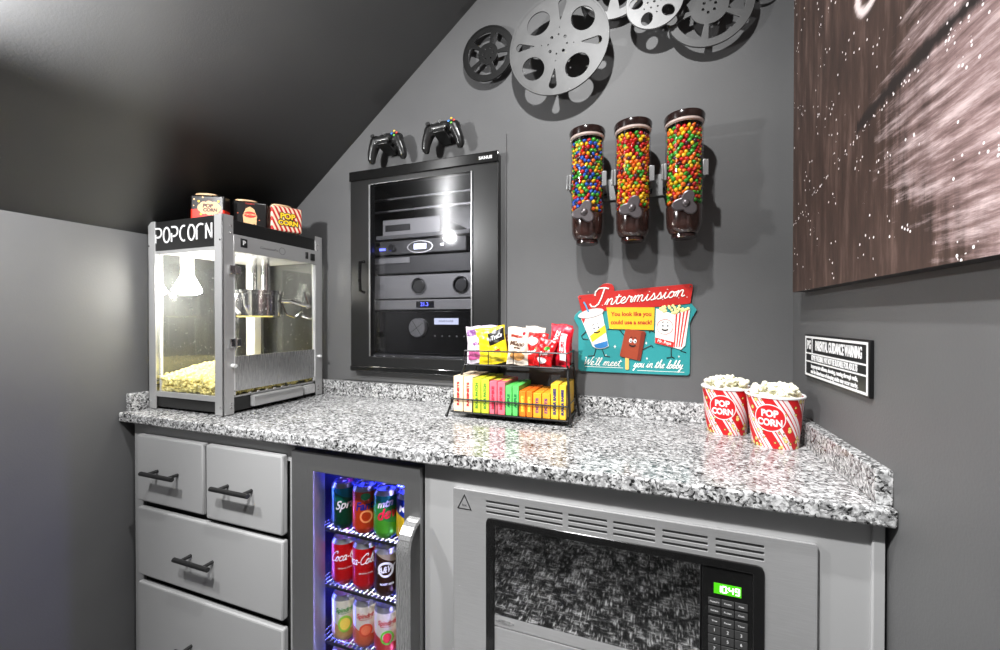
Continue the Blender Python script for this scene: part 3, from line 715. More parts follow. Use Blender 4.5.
# ------------------------------------------------------------------ game controllers
def gamepad(label, x, z, tilt):
    t = thing('game_controller', label, 'game controller', (x, YB - .055, z), (R(-12), R(tilt), R(4)), 'controllers hung above the rack')
    b = MB()      # local: x right, z up, -y to the viewer
    b.sphere((0, 0, .018), .03, 2, (1.75, .62, 1.05)); b.sphere((-.042, 0, .016), .027, 2, (1.05, .75, 1.1)); b.sphere((.042, 0, .016), .027, 2, (1.05, .75, 1.1))
    for s in (-1, 1):
        pts = [(s * .044, 0, .018), (s * .054, .003, -.006), (s * .063, .008, -.032), (s * .066, .012, -.052), (s * .064, .015, -.060)]
        for i in range(len(pts) - 1):
            for q in range(5):
                p = Vector(pts[i]).lerp(Vector(pts[i + 1]), q / 5.0); rr = (.0215, .020, .0175, .015, .0125)[i] * (1 - q / 5.0) + (.0215, .020, .0175, .015, .0125)[i + 1] * q / 5.0
                b.sphere(p, rr, 2)
    me = bpy.data.meshes.new('tmp'); b.bm.to_mesh(me); b.bm.free()
    o = bpy.data.objects.new('tmp', me); COL.objects.link(o)
    rm = o.modifiers.new('r', 'REMESH'); rm.mode = 'VOXEL'; rm.voxel_size = .0022
    sm = o.modifiers.new('s', 'SMOOTH'); sm.iterations = 6; sm.factor = .6
    dg = bpy.context.evaluated_depsgraph_get(); dg.update()
    m2 = bpy.data.meshes.new_from_object(o.evaluated_get(dg)); bpy.data.objects.remove(o)
    m2.polygons.foreach_set('use_smooth', [True] * len(m2.polygons))
    b = MB(); merge_mesh(b.bm, m2); b.build('controller_body', mat('controller black', g(.016), .28), t, smooth=60)
    for (px, pz) in ((-.043, .026), (.022, .004)):
        b = MB(); b.cyl((px, -.014, pz), (px, -.026, pz), .006, .005, 16); b.lathe([(.006, 0), (.0085, .002), (.008, .004), (.002, .003)], 20, mtx=face_front(px, -.025, pz)); b.build('thumbstick', M_blackm, t)
    b = MB(); b.box(-.030, -.010, -.0205, -.014, .001, .006, .001); b.box(-.0225, -.0175, -.0205, -.014, -.006, .013, .001); b.build('direction_pad', M_blackg, t)
    for (px, pz, c, nm) in ((.043, .037, (235, 190, 60), 'yellow'), (.053, .027, (225, 60, 45), 'red'), (.033, .027, (50, 130, 220), 'blue'), (.043, .017, (110, 190, 70), 'green')):
        b = MB(); b.sphere((px, -.0205, pz), .0048, 2, (1, .5, 1)); o = b.build('button', mat('pad %s' % nm, c, .3, coat=.5), t); o['label'] = '%s face button' % nm
    b = MB(); b.cyl((0, -.016, .034), (0, -.0215, .034), .006, seg=20); b.build('guide_button', M_alu, t)
    t.scale = (.93, .93, .82)
    b = MB(); b.box(-.026, .026, -.034, -.024, -.008, .001, .002); b.build('holder_lip', M_alu, t)
    b = MB(); b.box(-.022, .022, -.030, .030, -.022, -.008, .003); b.box(-.020, .020, .020, .045, -.022, .015, .002); b.build('holder_bracket', M_black, t)
    return t
gamepad('black game controller hung on the wall nearer the sloped ceiling', -.853, 1.803, -3)
gamepad('black game controller hung on the wall to the right of its twin', -.637, 1.810, -3)

# ------------------------------------------------------------------ film reels
def polar(cx, cz, r, a): return (cx + r * math.cos(a), cz + r * math.sin(a))
def sector(r0, r1, a0, a1, rc=0.0, n=8):
    o = [polar(0, 0, r1, a0 + (a1 - a0) * k / n) for k in range(n + 1)] + [polar(0, 0, r0, a1 + (a0 - a1) * k / n) for k in range(n + 1)]
    return o
def drop(r0, r1, a, w0, w1, n=10):
    """teardrop slot along a radius, w1 wide at the outer end"""
    o = []
    for k in range(n + 1):
        t_ = -PI / 2 + PI * k / n
        o.append((r1 + w1 * math.cos(t_), w1 * math.sin(t_)))
    for k in range(n + 1):
        t_ = PI / 2 + PI * k / n
        o.append((r0 + w0 * math.cos(t_), w0 * math.sin(t_)))
    return [(x * math.cos(a) - y * math.sin(a), x * math.sin(a) + y * math.cos(a)) for x, y in o]
def reel(label, x, z, r, off, holes, m, hub=.03, tilt=(0, 0)):
    t = thing('film_reel', label, 'film reel', (x, YB - off, z), (R(tilt[0]), 0, R(tilt[1])), None)
    b = MB(); b.plate([circ(0, 0, r, 72)] + holes, .004, face_front(0, 0, 0), .0008); b.build('front_flange', m, t)
    b = MB(); b.lathe([(r - .005, 0), (r, 0), (r + .0012, .003), (r, .006), (r - .005, .006)], 72, capb=False, capt=False, mtx=face_front(0, .001, 0)); b.build('rim', m, t)
    b = MB(); b.cyl((0, 0.0, 0), (0, off - .001, 0), hub * .8, seg=24); b.build('wall_standoff', M_black, t)
    return t
M_reel = mat('brushed reel metal', g(.095), .5, metal=.2, vary=.25, vscale=30); M_reeld = mat('dark reel metal', g(.006), .4, metal=.2, vary=.5, vscale=60)
M_reell = mat('light reel metal', g(.26), .5, metal=.2, vary=.15, vscale=40)
h = []
for k in range(4):
    a = R(45 + 90 * k - 7)
    h.append(circ(.093 * math.cos(a), .093 * math.sin(a), .033, 32, .037, a))
    h.append(drop(.072, .116, R(90 * k - 7), .002, .0125))
    h.append(circ(.028 * math.cos(a), .028 * math.sin(a), .005, 12)); a2 = R(90 * k - 7); h.append(circ(.028 * math.cos(a2), .028 * math.sin(a2), .003, 10))
    h.append(circ(.048 * math.cos(a2), .048 * math.sin(a2), .002, 8))
reel('largest grey film reel with four round windows, on the wall', -.252, 2.003, .147, .062, h, M_reel, .022)
h = [sector(.033, .068, R(8 + 72 * k), R(66 + 72 * k)) for k in range(5)] + [circ(.018 * math.cos(R(60 * k)), .018 * math.sin(R(60 * k)), .0035, 10) for k in range(6)]
reel('small blackened film reel with five spokes, leftmost on the wall', -.487, 2.052, .088, .022, h, M_reeld, .02)
h = [sector(.040, .078, R(10 + 90 * k), R(75 + 90 * k)) for k in range(4)]
reel('pale grey film reel mostly above the frame, right of the largest', -.094, 2.165, .100, .022, h, M_reell, .02)
h = []
for k in range(5): a = R(30 + 72 * k); h.append(circ(.047 * math.cos(a), .047 * math.sin(a), .0185, 24, .0155, a))
h += [circ(.017 * math.cos(R(60 * k)), .017 * math.sin(R(60 * k)), .003, 10) for k in range(6)] + [circ(0, 0, .004, 10)]
h += [circ(.030 * math.cos(R(66 + 72 * k)), .030 * math.sin(R(66 + 72 * k)), .0025, 10) for k in range(5)]
reel('small light grey film reel between the two larger reels', .013, 2.060, .073, .058, h, M_reell, .018)
h = [sector(.046, .086, R(-20 + 72 * k), R(40 + 72 * k)) for k in range(5)] + [circ(.016 * math.cos(R(60 * k + 20)), .016 * math.sin(R(60 * k + 20)), .0045, 10) for k in range(6)]
reel('grey film reel with spoked windows, rightmost on the wall', .150, 2.030, .106, .032, h, M_reel, .022)
b = MB()
b.grid(lambda u, v: Vector((.235 + .075 * u, YB - .006 - .012 * math.sin(PI * u), 2.042 - .012 * math.sin(u * 2.6) + (.006 - .004 * u) * (v - .5) * 2)), 12, 2)
bmesh.ops.solidify(b.bm, geom=b.bm.faces[:], thickness=.001)
tag(b.build('film_strip', M_black), 'short black film strip tail sticking out beside the rightmost reel', 'film strip')

# ------------------------------------------------------------------ candy dispensers
YT = YB - .085
M_lid = mat('dark brown lid', (38, 24, 22), .15, coat=.6)
M_cham = mat('brown candy chamber', (58, 38, 34), .15, coat=.8)
M_knob = mat('pewter knob', (100, 94, 96), .3, metal=.6)
M_tube = glass('clear acrylic', (0.97, .97, .97, 1), .05)
bk = thing('dispenser_bracket', 'silver wall bar carrying the three candy dispensers', 'bracket', (0, 0, 0))
b = MB(); b.box(-.205, .128, YB - .006, YB - .0005, 1.548, 1.610, .002); b.build('wall_bar', M_alu, bk)
CCOL = {'red': (205, 25, 25), 'orange': (245, 110, 15), 'yellow': (250, 200, 25), 'green': (60, 165, 45), 'blue': (25, 85, 190), 'brown': (70, 35, 25), 'purple': (75, 25, 50)}
CM = {k: mat('%s candy shell' % k, v, .25, coat=.6) for k, v in CCOL.items()}
cb = bmesh.new(); bmesh.ops.create_icosphere(cb, subdivisions=2, radius=.0062); bmesh.ops.scale(cb, vec=(1, 1, .72), verts=cb.verts)
CME = {}
for k in CCOL:
    me = bpy.data.meshes.new('candy_' + k); cb.to_mesh(me); me.materials.append(CM[k]); me.polygons.foreach_set('use_smooth', [True] * len(me.polygons)); CME[k] = me
cb.free()
rest = {k: bmesh.new() for k in CCOL}
rnd = random.Random(3)
PAL = (['blue', 'green', 'orange', 'red', 'yellow', 'brown', 'blue', 'green', 'red', 'yellow'], ['red', 'orange', 'yellow', 'green', 'red', 'orange', 'yellow', 'red', 'purple', 'yellow'], ['green', 'yellow', 'red', 'orange', 'purple', 'green', 'yellow', 'red', 'orange', 'green'])
WHERE = ('leftmost', 'middle', 'rightmost')
stuff_bm = {k: MB() for k in CCOL}
for i, x in enumerate((-.163, -.041, .086)):
    t = thing('candy_dispenser', '%s clear wall dispenser of %s candies' % (WHERE[i].capitalize(), ('blue, green and orange', 'mostly red and yellow', 'green, red and yellow with the purple knob highest')[i].replace(' with the purple knob highest', '')), 'dispenser', (x, YT, 0))
    b = MB(); b.lathe([(.040, 1.490), (.0445, 1.500), (.0455, 1.698)], 48, capb=False, capt=False); b.build('clear_tube', M_tube, t)
    b = MB(); b.lathe([(.043, 1.697), (.0470, 1.700), (.0470, 1.705), (.043, 1.705)], 48, capb=False, capt=False); b.build('tube_collar', mat('pale collar', (200, 180, 172), .35), t)
    b = MB(); b.lathe([(.045, 1.7055), (.048, 1.7065), (.050, 1.719), (.048, 1.724), (.020, 1.7255), (.002, 1.7255)], 48); b.build('lid', M_lid, t)
    b = MB(); b.lathe([(.030, 1.419), (.036, 1.424), (.042, 1.440), (.0435, 1.470), (.0435, 1.490), (.0400, 1.4895), (.002, 1.485)], 40); ch = b.build('portion_chamber', M_cham, t)
    b = MB(); b.lathe([(.027, 1.408), (.031, 1.410), (.031, 1.4165), (.029, 1.4180)], 32); b.build('spout', M_lid, ch)
    # trefoil knob facing the room
    b = MB(); N = 60
    lobes = [((.0150 + .0150 * (0.5 + 0.5 * math.cos(3 * (2 * PI * k / N) - R(210)))) * math.cos(2 * PI * k / N), (.0150 + .0150 * (0.5 + 0.5 * math.cos(3 * (2 * PI * k / N) - R(210)))) * math.sin(2 * PI * k / N)) for k in range(N)]
    zk = 1.486
    b.plate([lobes], .009, face_front(0, -.050, zk) , .003); b.sphere((0, -.059, zk), .010, 2, (1, .6, 1)); b.cyl((0, -.04, zk), (0, -.05, zk), .009, seg=16)
    b.build('turn_knob', M_knob, t)
    for s in (-1, 1):
        b = MB(); b.box(s * .046 - .004, s * .046 + .004, -.018, .048, 1.560, 1.604, .002); b.box(s * .046 - .004, s * .051 + .004 * s, -.020, -.012, 1.562, 1.602, .001); b.build('clip', mat('clip metal', g(.26), .4, metal=.7), t)
    b = MB(); b.box(-.05, .05, .048, .078, 1.555, 1.600, .002); b.build('clip_back', M_black, t)
    # candies: hex-packed shell; the ones facing the room are individual things
    cand = []
    rr = .0376; nper = 19
    for L in range(21):
        zc = 1.500 + L * .0093
        for q in range(nper):
            a = 2 * PI * (q + .5 * (L % 2)) / nper
            cand.append((a, zc))
    av = math.atan2(-YT, -x)
    cand.sort(key=lambda c: abs((c[0] - av + PI) % (2 * PI) - PI) + .0001 * c[1])
    for n_, (a, zc) in enumerate(cand):
        r2 = rr + rnd.uniform(-.0012, .0010)
        p = (r2 * math.cos(a + rnd.uniform(-.05, .05)), r2 * math.sin(a + rnd.uniform(-.05, .05)), zc + rnd.uniform(-.0016, .0016))
        ck = rnd.choice(PAL[i])
        rot = (rnd.uniform(0, 3), rnd.uniform(0, 3), rnd.uniform(0, 3))
        if n_ < 100:
            o = bpy.data.objects.new('candy', CME[ck]); COL.objects.link(o); o.location = (x + p[0], YT + p[1], p[2]); o.rotation_euler = rot
            tag(o, '%s round candy inside the %s clear wall dispenser' % (ck, WHERE[i]), 'candy', '%s candies in the %s dispenser' % (ck, WHERE[i]))
        else:
            from mathutils import Euler
            stuff_bm[ck].sphere((x + p[0], YT + p[1], p[2]), .0062, 1, (1, 1, .72), Euler(rot).to_matrix())
    # inner filler layers
    for L in range(16):
        for q in range(11):
            a = 2 * PI * q / 11 + L; ck = rnd.choice(PAL[i])
            stuff_bm[ck].sphere((x + .024 * math.cos(a), YT + .024 * math.sin(a), 1.503 + L * .0122), .0075, 1)
bm_all = MB(); mats_l = []
for idx, k in enumerate(CCOL):
    s = stuff_bm[k].bm; me = bpy.data.meshes.new('t'); s.to_mesh(me); s.free()
    n0 = len(bm_all.bm.faces); bm_all.bm.from_mesh(me); bpy.data.meshes.remove(me)
    bm_all.bm.faces.ensure_lookup_table()
    for f in bm_all.bm.faces[n0:]: f.material_index = idx
    mats_l.append(CM[k])
o = bm_all.build('candy_fill', mats_l[0], normals=False, smooth=60)
for m_ in mats_l[1:]: o.data.materials.append(m_)
o['kind'] = 'stuff'; o['label'] = 'mixed coloured candies filling the back of the clear dispensers'; o['category'] = 'candies'

# ------------------------------------------------------------------ intermission sign
def ff(y): return face_front(0, y, 0)
t = thing('metal_sign', 'teal and red snack bar sign with cartoon cup, ice cream bar and popcorn', 'sign', (0, 0, 0))
ys = YB - .001
teal = [(-.2124, 1.200), (-.2085, 1.2115), (-.1958, 1.2231), (-.12, 1.226), (.105, 1.246), (.112, 1.240), (.1243, 1.2245), (.114, 1.206), (.1062, 1.186), (.1084, 1.130), (.1070, 1.048), (.1030, 1.043), (.059, 1.042), (-.190, 1.0425), (-.1965, 1.045), (-.199, 1.05), (-.1985, 1.174), (-.205, 1.186)]
b = MB(); b.plate([teal], .006, ff(ys), .001); b.build('teal_panel', mat('sign teal', (48, 142, 144), .35, coat=.3), t)
ban = [(-.2003, 1.266), (-.196, 1.2700), (-.1494, 1.2733), (-.143, 1.286), (-.136, 1.2949), (-.126, 1.3020), (-.1148, 1.3041), (-.102, 1.3010), (-.0964, 1.2935), (-.0950, 1.2803), (.108, 1.2958), (.1135, 1.293), (.1140, 1.2831), (.1105, 1.262), (.1081, 1.2425), (.0395, 1.2356), (-.1226, 1.2237), (-.1875, 1.2214), (-.192, 1.235)]
b = MB(); b.plate([ban], .003, ff(ys - .0055), .0008); b.build('red_banner', mat('sign red', (186, 40, 36), .35, coat=.3), t)
b = MB(); b.plate([[(-.1163, 1.2329), (.0161, 1.2316), (.0138, 1.1677), (-.1077, 1.1704)]], .002, ff(ys - .0085), .0004); yp = b.build('yellow_panel', mat('sign yellow', (228, 182, 40), .4), t)
b = MB(); MS = ff(ys - .0092)
b.script('ntermission', -.122, .093, 1.2395, .0175, MS, .25, .0017, rise=.108)
for run in ([(-.165, 1.244), (-.160, 1.236), (-.150, 1.2355), (-.140, 1.243), (-.131, 1.262), (-.1215, 1.290)], [(-.150, 1.268), (-.148, 1.280), (-.138, 1.290), (-.1215, 1.291), (-.110, 1.288)]):
    b.tube([(x_, ys - .0092, z_) for x_, z_ in run], .0023, 8)
b.build('lettering', mat('sign cream', (245, 240, 232), .4), t)
b = MB(); rs = random.Random(5)
for q in range(14):
    xx, zq = (-.17 + .27 * q / 13, 1.236 + .0046 * q * .4 + rs.choice((0, .044)))
    if zq < 1.285: b.cyl((xx, ys - .0085, zq), (xx, ys - .0090, zq), .0012, seg=8)
b.build('white_dots', M_white, t)
b = MB(); b.text('You look like you', .0168, ff(ys - .0106) @ Matrix.Translation((-.0475, 1.213, 0)), .0003, 0, .0005, sx=.92)
b.text('could use a snack!', .0168, ff(ys - .0106) @ Matrix.Translation((-.0475, 1.189, 0)), .0003, 0, .0005, sx=.92); b.build('lettering', mat('sign dark red', (170, 30, 35), .4), yp)
b = MB(); b.script("We'll meet", -.186, -.078, 1.0610, .0115, ff(ys - .0070), .35, .0010)
b.script('you in the lobby.', -.041, .092, 1.0600, .0115, ff(ys - .0070), .35, .0010)
b.box(-.180, -.070, ys - .0068, ys - .006, 1.0555, 1.0568); b.box(-.030, .094, ys - .0068, ys - .006, 1.0500, 1.0512)
b.build('lettering', mat('sign cream', (245, 240, 232), .4), t)
# cup figure
yy = ys - .0065
M_ink = mat('ink black', (22, 16, 16), .5); M_cupw = mat('cup white', (238, 232, 226), .4)
b = MB(); b.plate([[(-.193, 1.206), (-.130, 1.2215), (-.1108, 1.1190), (-.1200, 1.1135), (-.1357, 1.1105), (-.1490, 1.1130), (-.1560, 1.1175)]], .003, ff(yy), .0006); cf = b.build('drink_cup_figure', M_cupw, t)
cf['label'] = 'white soda cup figure with straw'
def col(mname, rgb): return mat(mname, rgb, .4)
b = MB(); b.plate([[(-.193, 1.206), (-.176, 1.2100), (-.183, 1.185)]], .0006, ff(yy - .0031)); b.build('red_band', col('fig red', (205, 45, 40)), cf)
b = MB(); b.plate([[(-.165, 1.148), (-.158, 1.130), (-.117, 1.160), (-.1210, 1.182)]], .0006, ff(yy - .0031)); b.build('yellow_band', col('fig yellow', (245, 205, 50)), cf)
b = MB(); b.plate([[(-.1535, 1.1225), (-.149, 1.1145), (-.1357, 1.1115), (-.1205, 1.1145), (-.1120, 1.1195), (-.1140, 1.135)]], .0006, ff(yy - .0031)); b.build('blue_band', col('fig blue', (50, 120, 180)), cf)
b = MB(); b.plate([circ(-.1620, 1.2160, .0385, 36, .0125, R(13)), circ(-.1620, 1.2165, .0350, 36, .0098, R(13))], .002, ff(yy - .0030)); b.build('cup_lid_rim', col('lid grey', (205, 200, 198)), cf)
b = MB(); b.plate([circ(-.1620, 1.2165, .0350, 36, .0098, R(13))], .0016, ff(yy - .0030)); b.build('cup_lid', M_cupw, cf)
b = MB(); b.tube([(-.1690, yy - .0055, 1.221), (-.1775, yy - .0055, 1.241), (-.1830, yy - .0055, 1.250)], .0024, 8); b.build('straw', col('straw blue', (90, 160, 200)), cf)
def limbs(parent, lst, r=.0013):
    for pts in lst:
        b = MB(); b.tube([(x, yy - .001, z) for x, z in pts], r, 6); b.build('limb', M_ink, parent)
limbs(cf, [[(-.176, 1.162), (-.190, 1.148), (-.186, 1.139), (-.170, 1.138)], [(-.1130, 1.168), (-.106, 1.172), (-.104, 1.188)], [(-.146, 1.113), (-.153, 1.090), (-.170, 1.088)], [(-.130, 1.112), (-.122, 1.090), (-.107, 1.088)]])
def face(parent, x, z, s, ang=0, yo=.0033, sep=1.0):
    M = ff(yy - yo) @ Matrix.Translation((x, z, 0)) @ Matrix.Rotation(R(ang), 4, 'Z')
    b = MB()
    for q in (-1, 1): b.plate([circ(q * s * .42 * sep, s * .35, s * .27, 18, s * .36)], .0006, M)
    b.build('eye_whites', M_white, parent)
    b = MB()
    for q in (-1, 1):
        b.plate([circ(q * s * .42 * sep + s * .05, s * .28, s * .12, 14, s * .18)], .001, M)
        b.plate([circ(q * s * .42 * sep, s * .95, s * .22, 12, s * .05, q * -.4)], .001, M)
    sm = [(s * .62 * math.cos(a), -s * .25 + s * .45 * math.sin(a)) for a in [R(200 + 140 * k / 12) for k in range(13)]]
    sm += [(s * .50 * math.cos(a), -s * .15 + s * .30 * math.sin(a)) for a in [R(340 - 140 * k / 12) for k in range(13)]]
    b.plate([sm], .001, M); b.build('face_features', M_ink, parent)
face(cf, -.1455, 1.168, .0165, 12)
b = MB(); b.plate([[(-.0625, 1.1686), (-.0550, 1.1700), (-.0110, 1.1630), (-.0075, 1.1590), (-.0210, 1.0830), (-.0235, 1.0795), (-.0735, 1.0895), (-.0780, 1.0930)]], .004, ff(yy), .0006); bf = b.build('ice_cream_bar_figure', col('chocolate', (150, 62, 38)), t)
bf['label'] = 'brown ice cream bar figure on a stick'
b = MB(); b.plate([[(-.0195, 1.160), (-.0110, 1.1630), (-.0075, 1.1590), (-.0210, 1.0830), (-.0310, 1.0815)]], .0006, ff(yy - .0041)); b.build('shaded_edge', col('chocolate edge', (118, 42, 28)), bf)
b = MB(); b.plate([rect(-.0630, -.0535, 1.052, 1.0870, .003)], .003, ff(yy), .0005); b.build('stick', col('stick wood', (225, 180, 100)), bf)
limbs(bf, [[(-.066, 1.150), (-.078, 1.166), (-.086, 1.171)], [(-.017, 1.110), (-.004, 1.118), (.008, 1.124), (.012, 1.118)]])
face(bf, -.0430, 1.130, .0165, -6, .0043, .85)
b = MB(); b.plate([[(.0205, 1.2280), (.0690, 1.2110), (.1075, 1.2250), (.0955, 1.1260), (.0850, 1.1140), (.0640, 1.1200), (.0179, 1.1310)]], .003, ff(yy), .0006); pf = b.build('popcorn_box_figure', M_cupw, t)
pf['label'] = 'popcorn box figure with red stripes'
b = MB(); b.plate([[(.0182, 1.1470), (.0670, 1.1340), (.0650, 1.1195), (.0179, 1.1310)]], .0006, ff(yy - .0031))
for q in range(4):
    f0, f1 = (q + .15) / 4, (q + .6) / 4
    tx = lambda f: .0700 + .0375 * f; tz = lambda f: 1.2115 + .0135 * f; bx_ = lambda f: .0655 + .0245 * f; bz = lambda f: 1.1200 + .002 * f
    b.plate([[(tx(f0), tz(f0)), (tx(f1), tz(f1)), (bx_(f1), bz(f1)), (bx_(f0), bz(f0))]], .0006, ff(yy - .0031))
b.build('red_stripes', col('fig red', (205, 45, 40)), pf)
b = MB(); b.plate([circ(.0435, 1.177, .0215, 30), circ(.0435, 1.177, .0205, 30)], .0008, ff(yy - .0031)); b.build('face_ring', col('fig red', (205, 45, 40)), pf)
b = MB(); b.text('Mr. Pops', .0120, ff(yy - .0037) @ Matrix.Translation((.0420, 1.1335, 0)) @ Matrix.Rotation(R(-13), 4, 'Z'), .0002, 0, .0003, sx=.85); b.build('lettering', M_cupw, pf)
face(pf, .0435, 1.176, .0150, -2)
b = MB(); rs = random.Random(9)
for q in range(46):
    u = rs.random(); xx = .024 + u * .080; zq = 1.2270 - .012 * math.sin(PI * u) * 1 + rs.random() * .022 * math.sin(PI * min(1, max(0, u))) + .001
    b.sphere((xx, yy - .003 + rs.uniform(-.001, .001), zq), .0042, 1, (1, .5, 1))
b.build('popcorn_top', mat('sign popcorn', (240, 225, 150), .5), pf)
limbs(pf, [[(.020, 1.160), (.006, 1.166), (.003, 1.160), (.000, 1.172)], [(.060, 1.118), (.060, 1.092), (.048, 1.089)], [(.060, 1.094), (.068, 1.089)], [(.0905, 1.150), (.085, 1.110), (.098, 1.106)]])
b = MB()
for (xx, zq, s) in ((-.0925, 1.118, .006), (-.118, 1.092, .004), (-.006, 1.130, .005), (-.004, 1.086, .005), (.080, 1.094, .004)):
    b.plate([[(xx, zq + s), (xx + s * .2, zq + s * .2), (xx + s * .7, zq), (xx + s * .2, zq - s * .2), (xx, zq - s), (xx - s * .2, zq - s * .2), (xx - s * .7, zq), (xx - s * .2, zq + s * .2)]], .0005, ff(yy))
b.build('sparkles', mat('sign cream', (245, 240, 232), .4), t)
b = MB()
for (xx, zq) in ((-.1935, 1.2625), (.1085, 1.289)): b.cyl((xx, ys - .0085, zq), (xx, ys - .010, zq), .0022, seg=12)
b.build('mounting_screw', M_chrome, t)

# ------------------------------------------------------------------ right wall: canvas and notice
t = thing('wall_canvas', 'large brown and pink abstract canvas on the right wall', 'painting', (0, 0, 0))
b = MB(); b.box(XR - .030, XR - .0005, .10, 1.145, 1.262, 2.40, .001); b.build('stretcher', mat('canvas edge', (26, 20, 20), .6), t)
b = MB(); b.grid(lambda u, v: Vector((XR - .0305, 1.145 - 1.045 * u, 1.262 + 1.138 * v)), 2, 2); b.build('printed_face', canvas_print(), t)
t = thing('notice_plaque', 'small black and white warning plaque on the right wall', 'sign', (0, 0, 0))
py0, py1, pz0, pz1 = .8440, 1.1400, 1.0665, 1.1640
b = MB(); b.box(XR - .007, XR - .0005, py0, py1, pz0, pz1, .0015); b.build('plaque_board', mat('plaque black', (14, 14, 15), .35), t)
xf = XR - .0071
b = MB()
b.plate([rect(.004, .292, .004, .0935), rect(.0085, .2875, .0085, .0890)], .0006, face_left(xf, py1, pz0))
b.plate([rect(.0085, .2875, .0535, .0565)], .0006, face_left(xf, py1, pz0)); b.plate([rect(.0085, .2875, .0350, .0380)], .0006, face_left(xf, py1, pz0))
b.plate([rect(.044, .0465, .0565, .089)], .0006, face_left(xf, py1, pz0))
b.build('border_lines', M_white, t)
def pt(b, s, size, cx, cy, sx, bold): b.text(s, size, face_left(xf, py1, pz0) @ Matrix.Translation((cx, cy, 0)), .0003, 0, bold, sx=sx)
b = MB(); pt(b, 'PG', .027, .026, .073, .72, .001); pt(b, 'PARENTAL GUIDANCE WARNING', .028, .167, .073, .485, .001)
pt(b, 'SOME MATERIAL MAY NOT BE SUITABLE FOR ADULTS', .0165, .148, .0455, .535, .0005)
pt(b, 'Inappropriate silliness, shouting, running through walls,', .0120, .148, .0270, .82, .0003)
pt(b, 'and the disturbance of sleeping adults may occur nearby.', .0120, .148, .0150, .80, .0003)
b.build('lettering', M_white, t)

# ------------------------------------------------------------------ popcorn machine
X0, X1, Y0, Y1, Z0, Z1 = -1.497, -1.162, .838, 1.224, CT, 1.500
pm = thing('popcorn_machine', 'steel and glass popcorn machine lit inside, at the left end of the worktop', 'popcorn machine', (0, 0, 0))
b = MB(); b.box(X0 + .006, X1 - .006, Y0 + .006, Y1 - .006, .922, .962, .002)
for x in (X0 + .04, X1 - .04):
    for y in (Y0 + .04, Y1 - .04): b.cyl((x, y, CT + .0002), (x, y, .922), .014, seg=16)
b.build('base_plinth', M_black, pm)
M_post = mat('machine aluminium', g(.50), .40, metal=.45)
PW = .034
for (x, y, sx, sy) in ((X0, Y0, 1, 1), (X1, Y0, -1, 1), (X0, Y1, 1, -1), (X1, Y1, -1, -1)):
    b = MB()
    b.box(min(x, x + sx * PW), max(x, x + sx * PW), min(y, y + sy * .004), max(y, y + sy * .004), .916, 1.506, .001)
    b.box(min(x, x + sx * .004), max(x, x + sx * .004), min(y, y + sy * PW), max(y, y + sy * PW), .916, 1.506, .001)
    p = b.build('corner_post', M_post, pm)
    b = MB()
    for z in (.935, .948, 1.455, 1.475):
        b.sphere((x - sx * .0005, y + sy * .024, z), .0032, 2)
    for z in (.940, 1.43): b.sphere((x + sx * .008, y - sy * .0005, z), .0032, 2)
    b.build('screws', M_chrome, p)
# rails, floor, roof
b = MB()
b.box(X0 + PW, X1 - PW, Y0 + .001, Y0 + .006, .955, .972, .001); b.box(X0 + .001, X0 + .006, Y0 + PW, Y1 - PW, .955, .972); b.box(X0 + PW, X1 - PW, Y1 - .006, Y1 - .001, .955, .972)
b.build('lower_rail', M_post, pm)
b = MB(); b.box(X0 + .008, X1 - .008, Y0 + .008, Y1 - .008, .963, .968); b.build('cabinet_floor', M_steel, pm)
b = MB(); b.box(X0 + .008, X1 - .004, Y0 + .010, Y1 - .006, 1.413, 1.496, .002); rf = b.build('roof_box', mat('roof black', g(.012), .4), pm)
b = MB(); b.box(X0 + .010, X1 - .010, Y0 + .012, Y1 - .010, 1.4105, 1.4128); b.build('ceiling_liner', mat('white enamel', g(.75), .4), pm)
b = MB(); b.box(X0 + PW - .003, X1 - PW + .003, Y0 + .002, Y0 + .009, 1.413, 1.504, .001); sg = b.build('sign_panel', M_blackg if False else mat('sign panel black', g(.015), .3), pm)
b = MB(); b.box(X0 + PW, X1 - PW, Y0 + .003, Y0 + .008, 1.402, 1.413, .001); b.build('sign_trim', M_post, pm)
# art-deco lettering built from strokes
b = MB(); lw = .0054; yl = Y0 + .0016
def st(pts, r=lw):
    b.plate_pts = None
    P = [Vector((p[0], p[1])) for p in pts]; L = []; Rr = []
    for i, p in enumerate(P):
        a = P[max(0, i - 1)]; c = P[min(len(P) - 1, i + 1)]; d = (c - a).normalized(); n = Vector((-d.y, d.x)) * (r / 2); L.append(p + n); Rr.append(p - n)
    b.plate([[tuple(v) for v in L + Rr[::-1]]], .0012, face_front(0, yl, 0))
def arc(cx, cz, rx, rz, a0, a1, n=12): return [(cx + rx * math.cos(R(a0 + (a1 - a0) * k / n)), cz + rz * math.sin(R(a0 + (a1 - a0) * k / n))) for k in range(n + 1)]
zc = 1.4600; H2 = .0225; xs = [X0 + .051 + k * .0378 for k in range(7)]; q = .0145
def LP(x): st([(x - q, zc - H2), (x - q, zc + .004)]); st([(x - q, zc + H2)] + arc(x - .001, zc + H2 - .014, q, .014, 90, -90) + [(x - q * .6, zc + H2 - .028)])
def LO(x): st(arc(x, zc, q, H2, 0, 360, 28))
LP(xs[0]); LO(xs[1]); LP(xs[2]); st(arc(xs[3] + .004, zc, q + .003, H2, 75, 285, 18)); LO(xs[4])
st([(xs[5] - q, zc - H2), (xs[5] - q, zc + .006)] + arc(xs[5] + .003, zc + .006, q + .004, H2 - .006, 180, 55, 8))
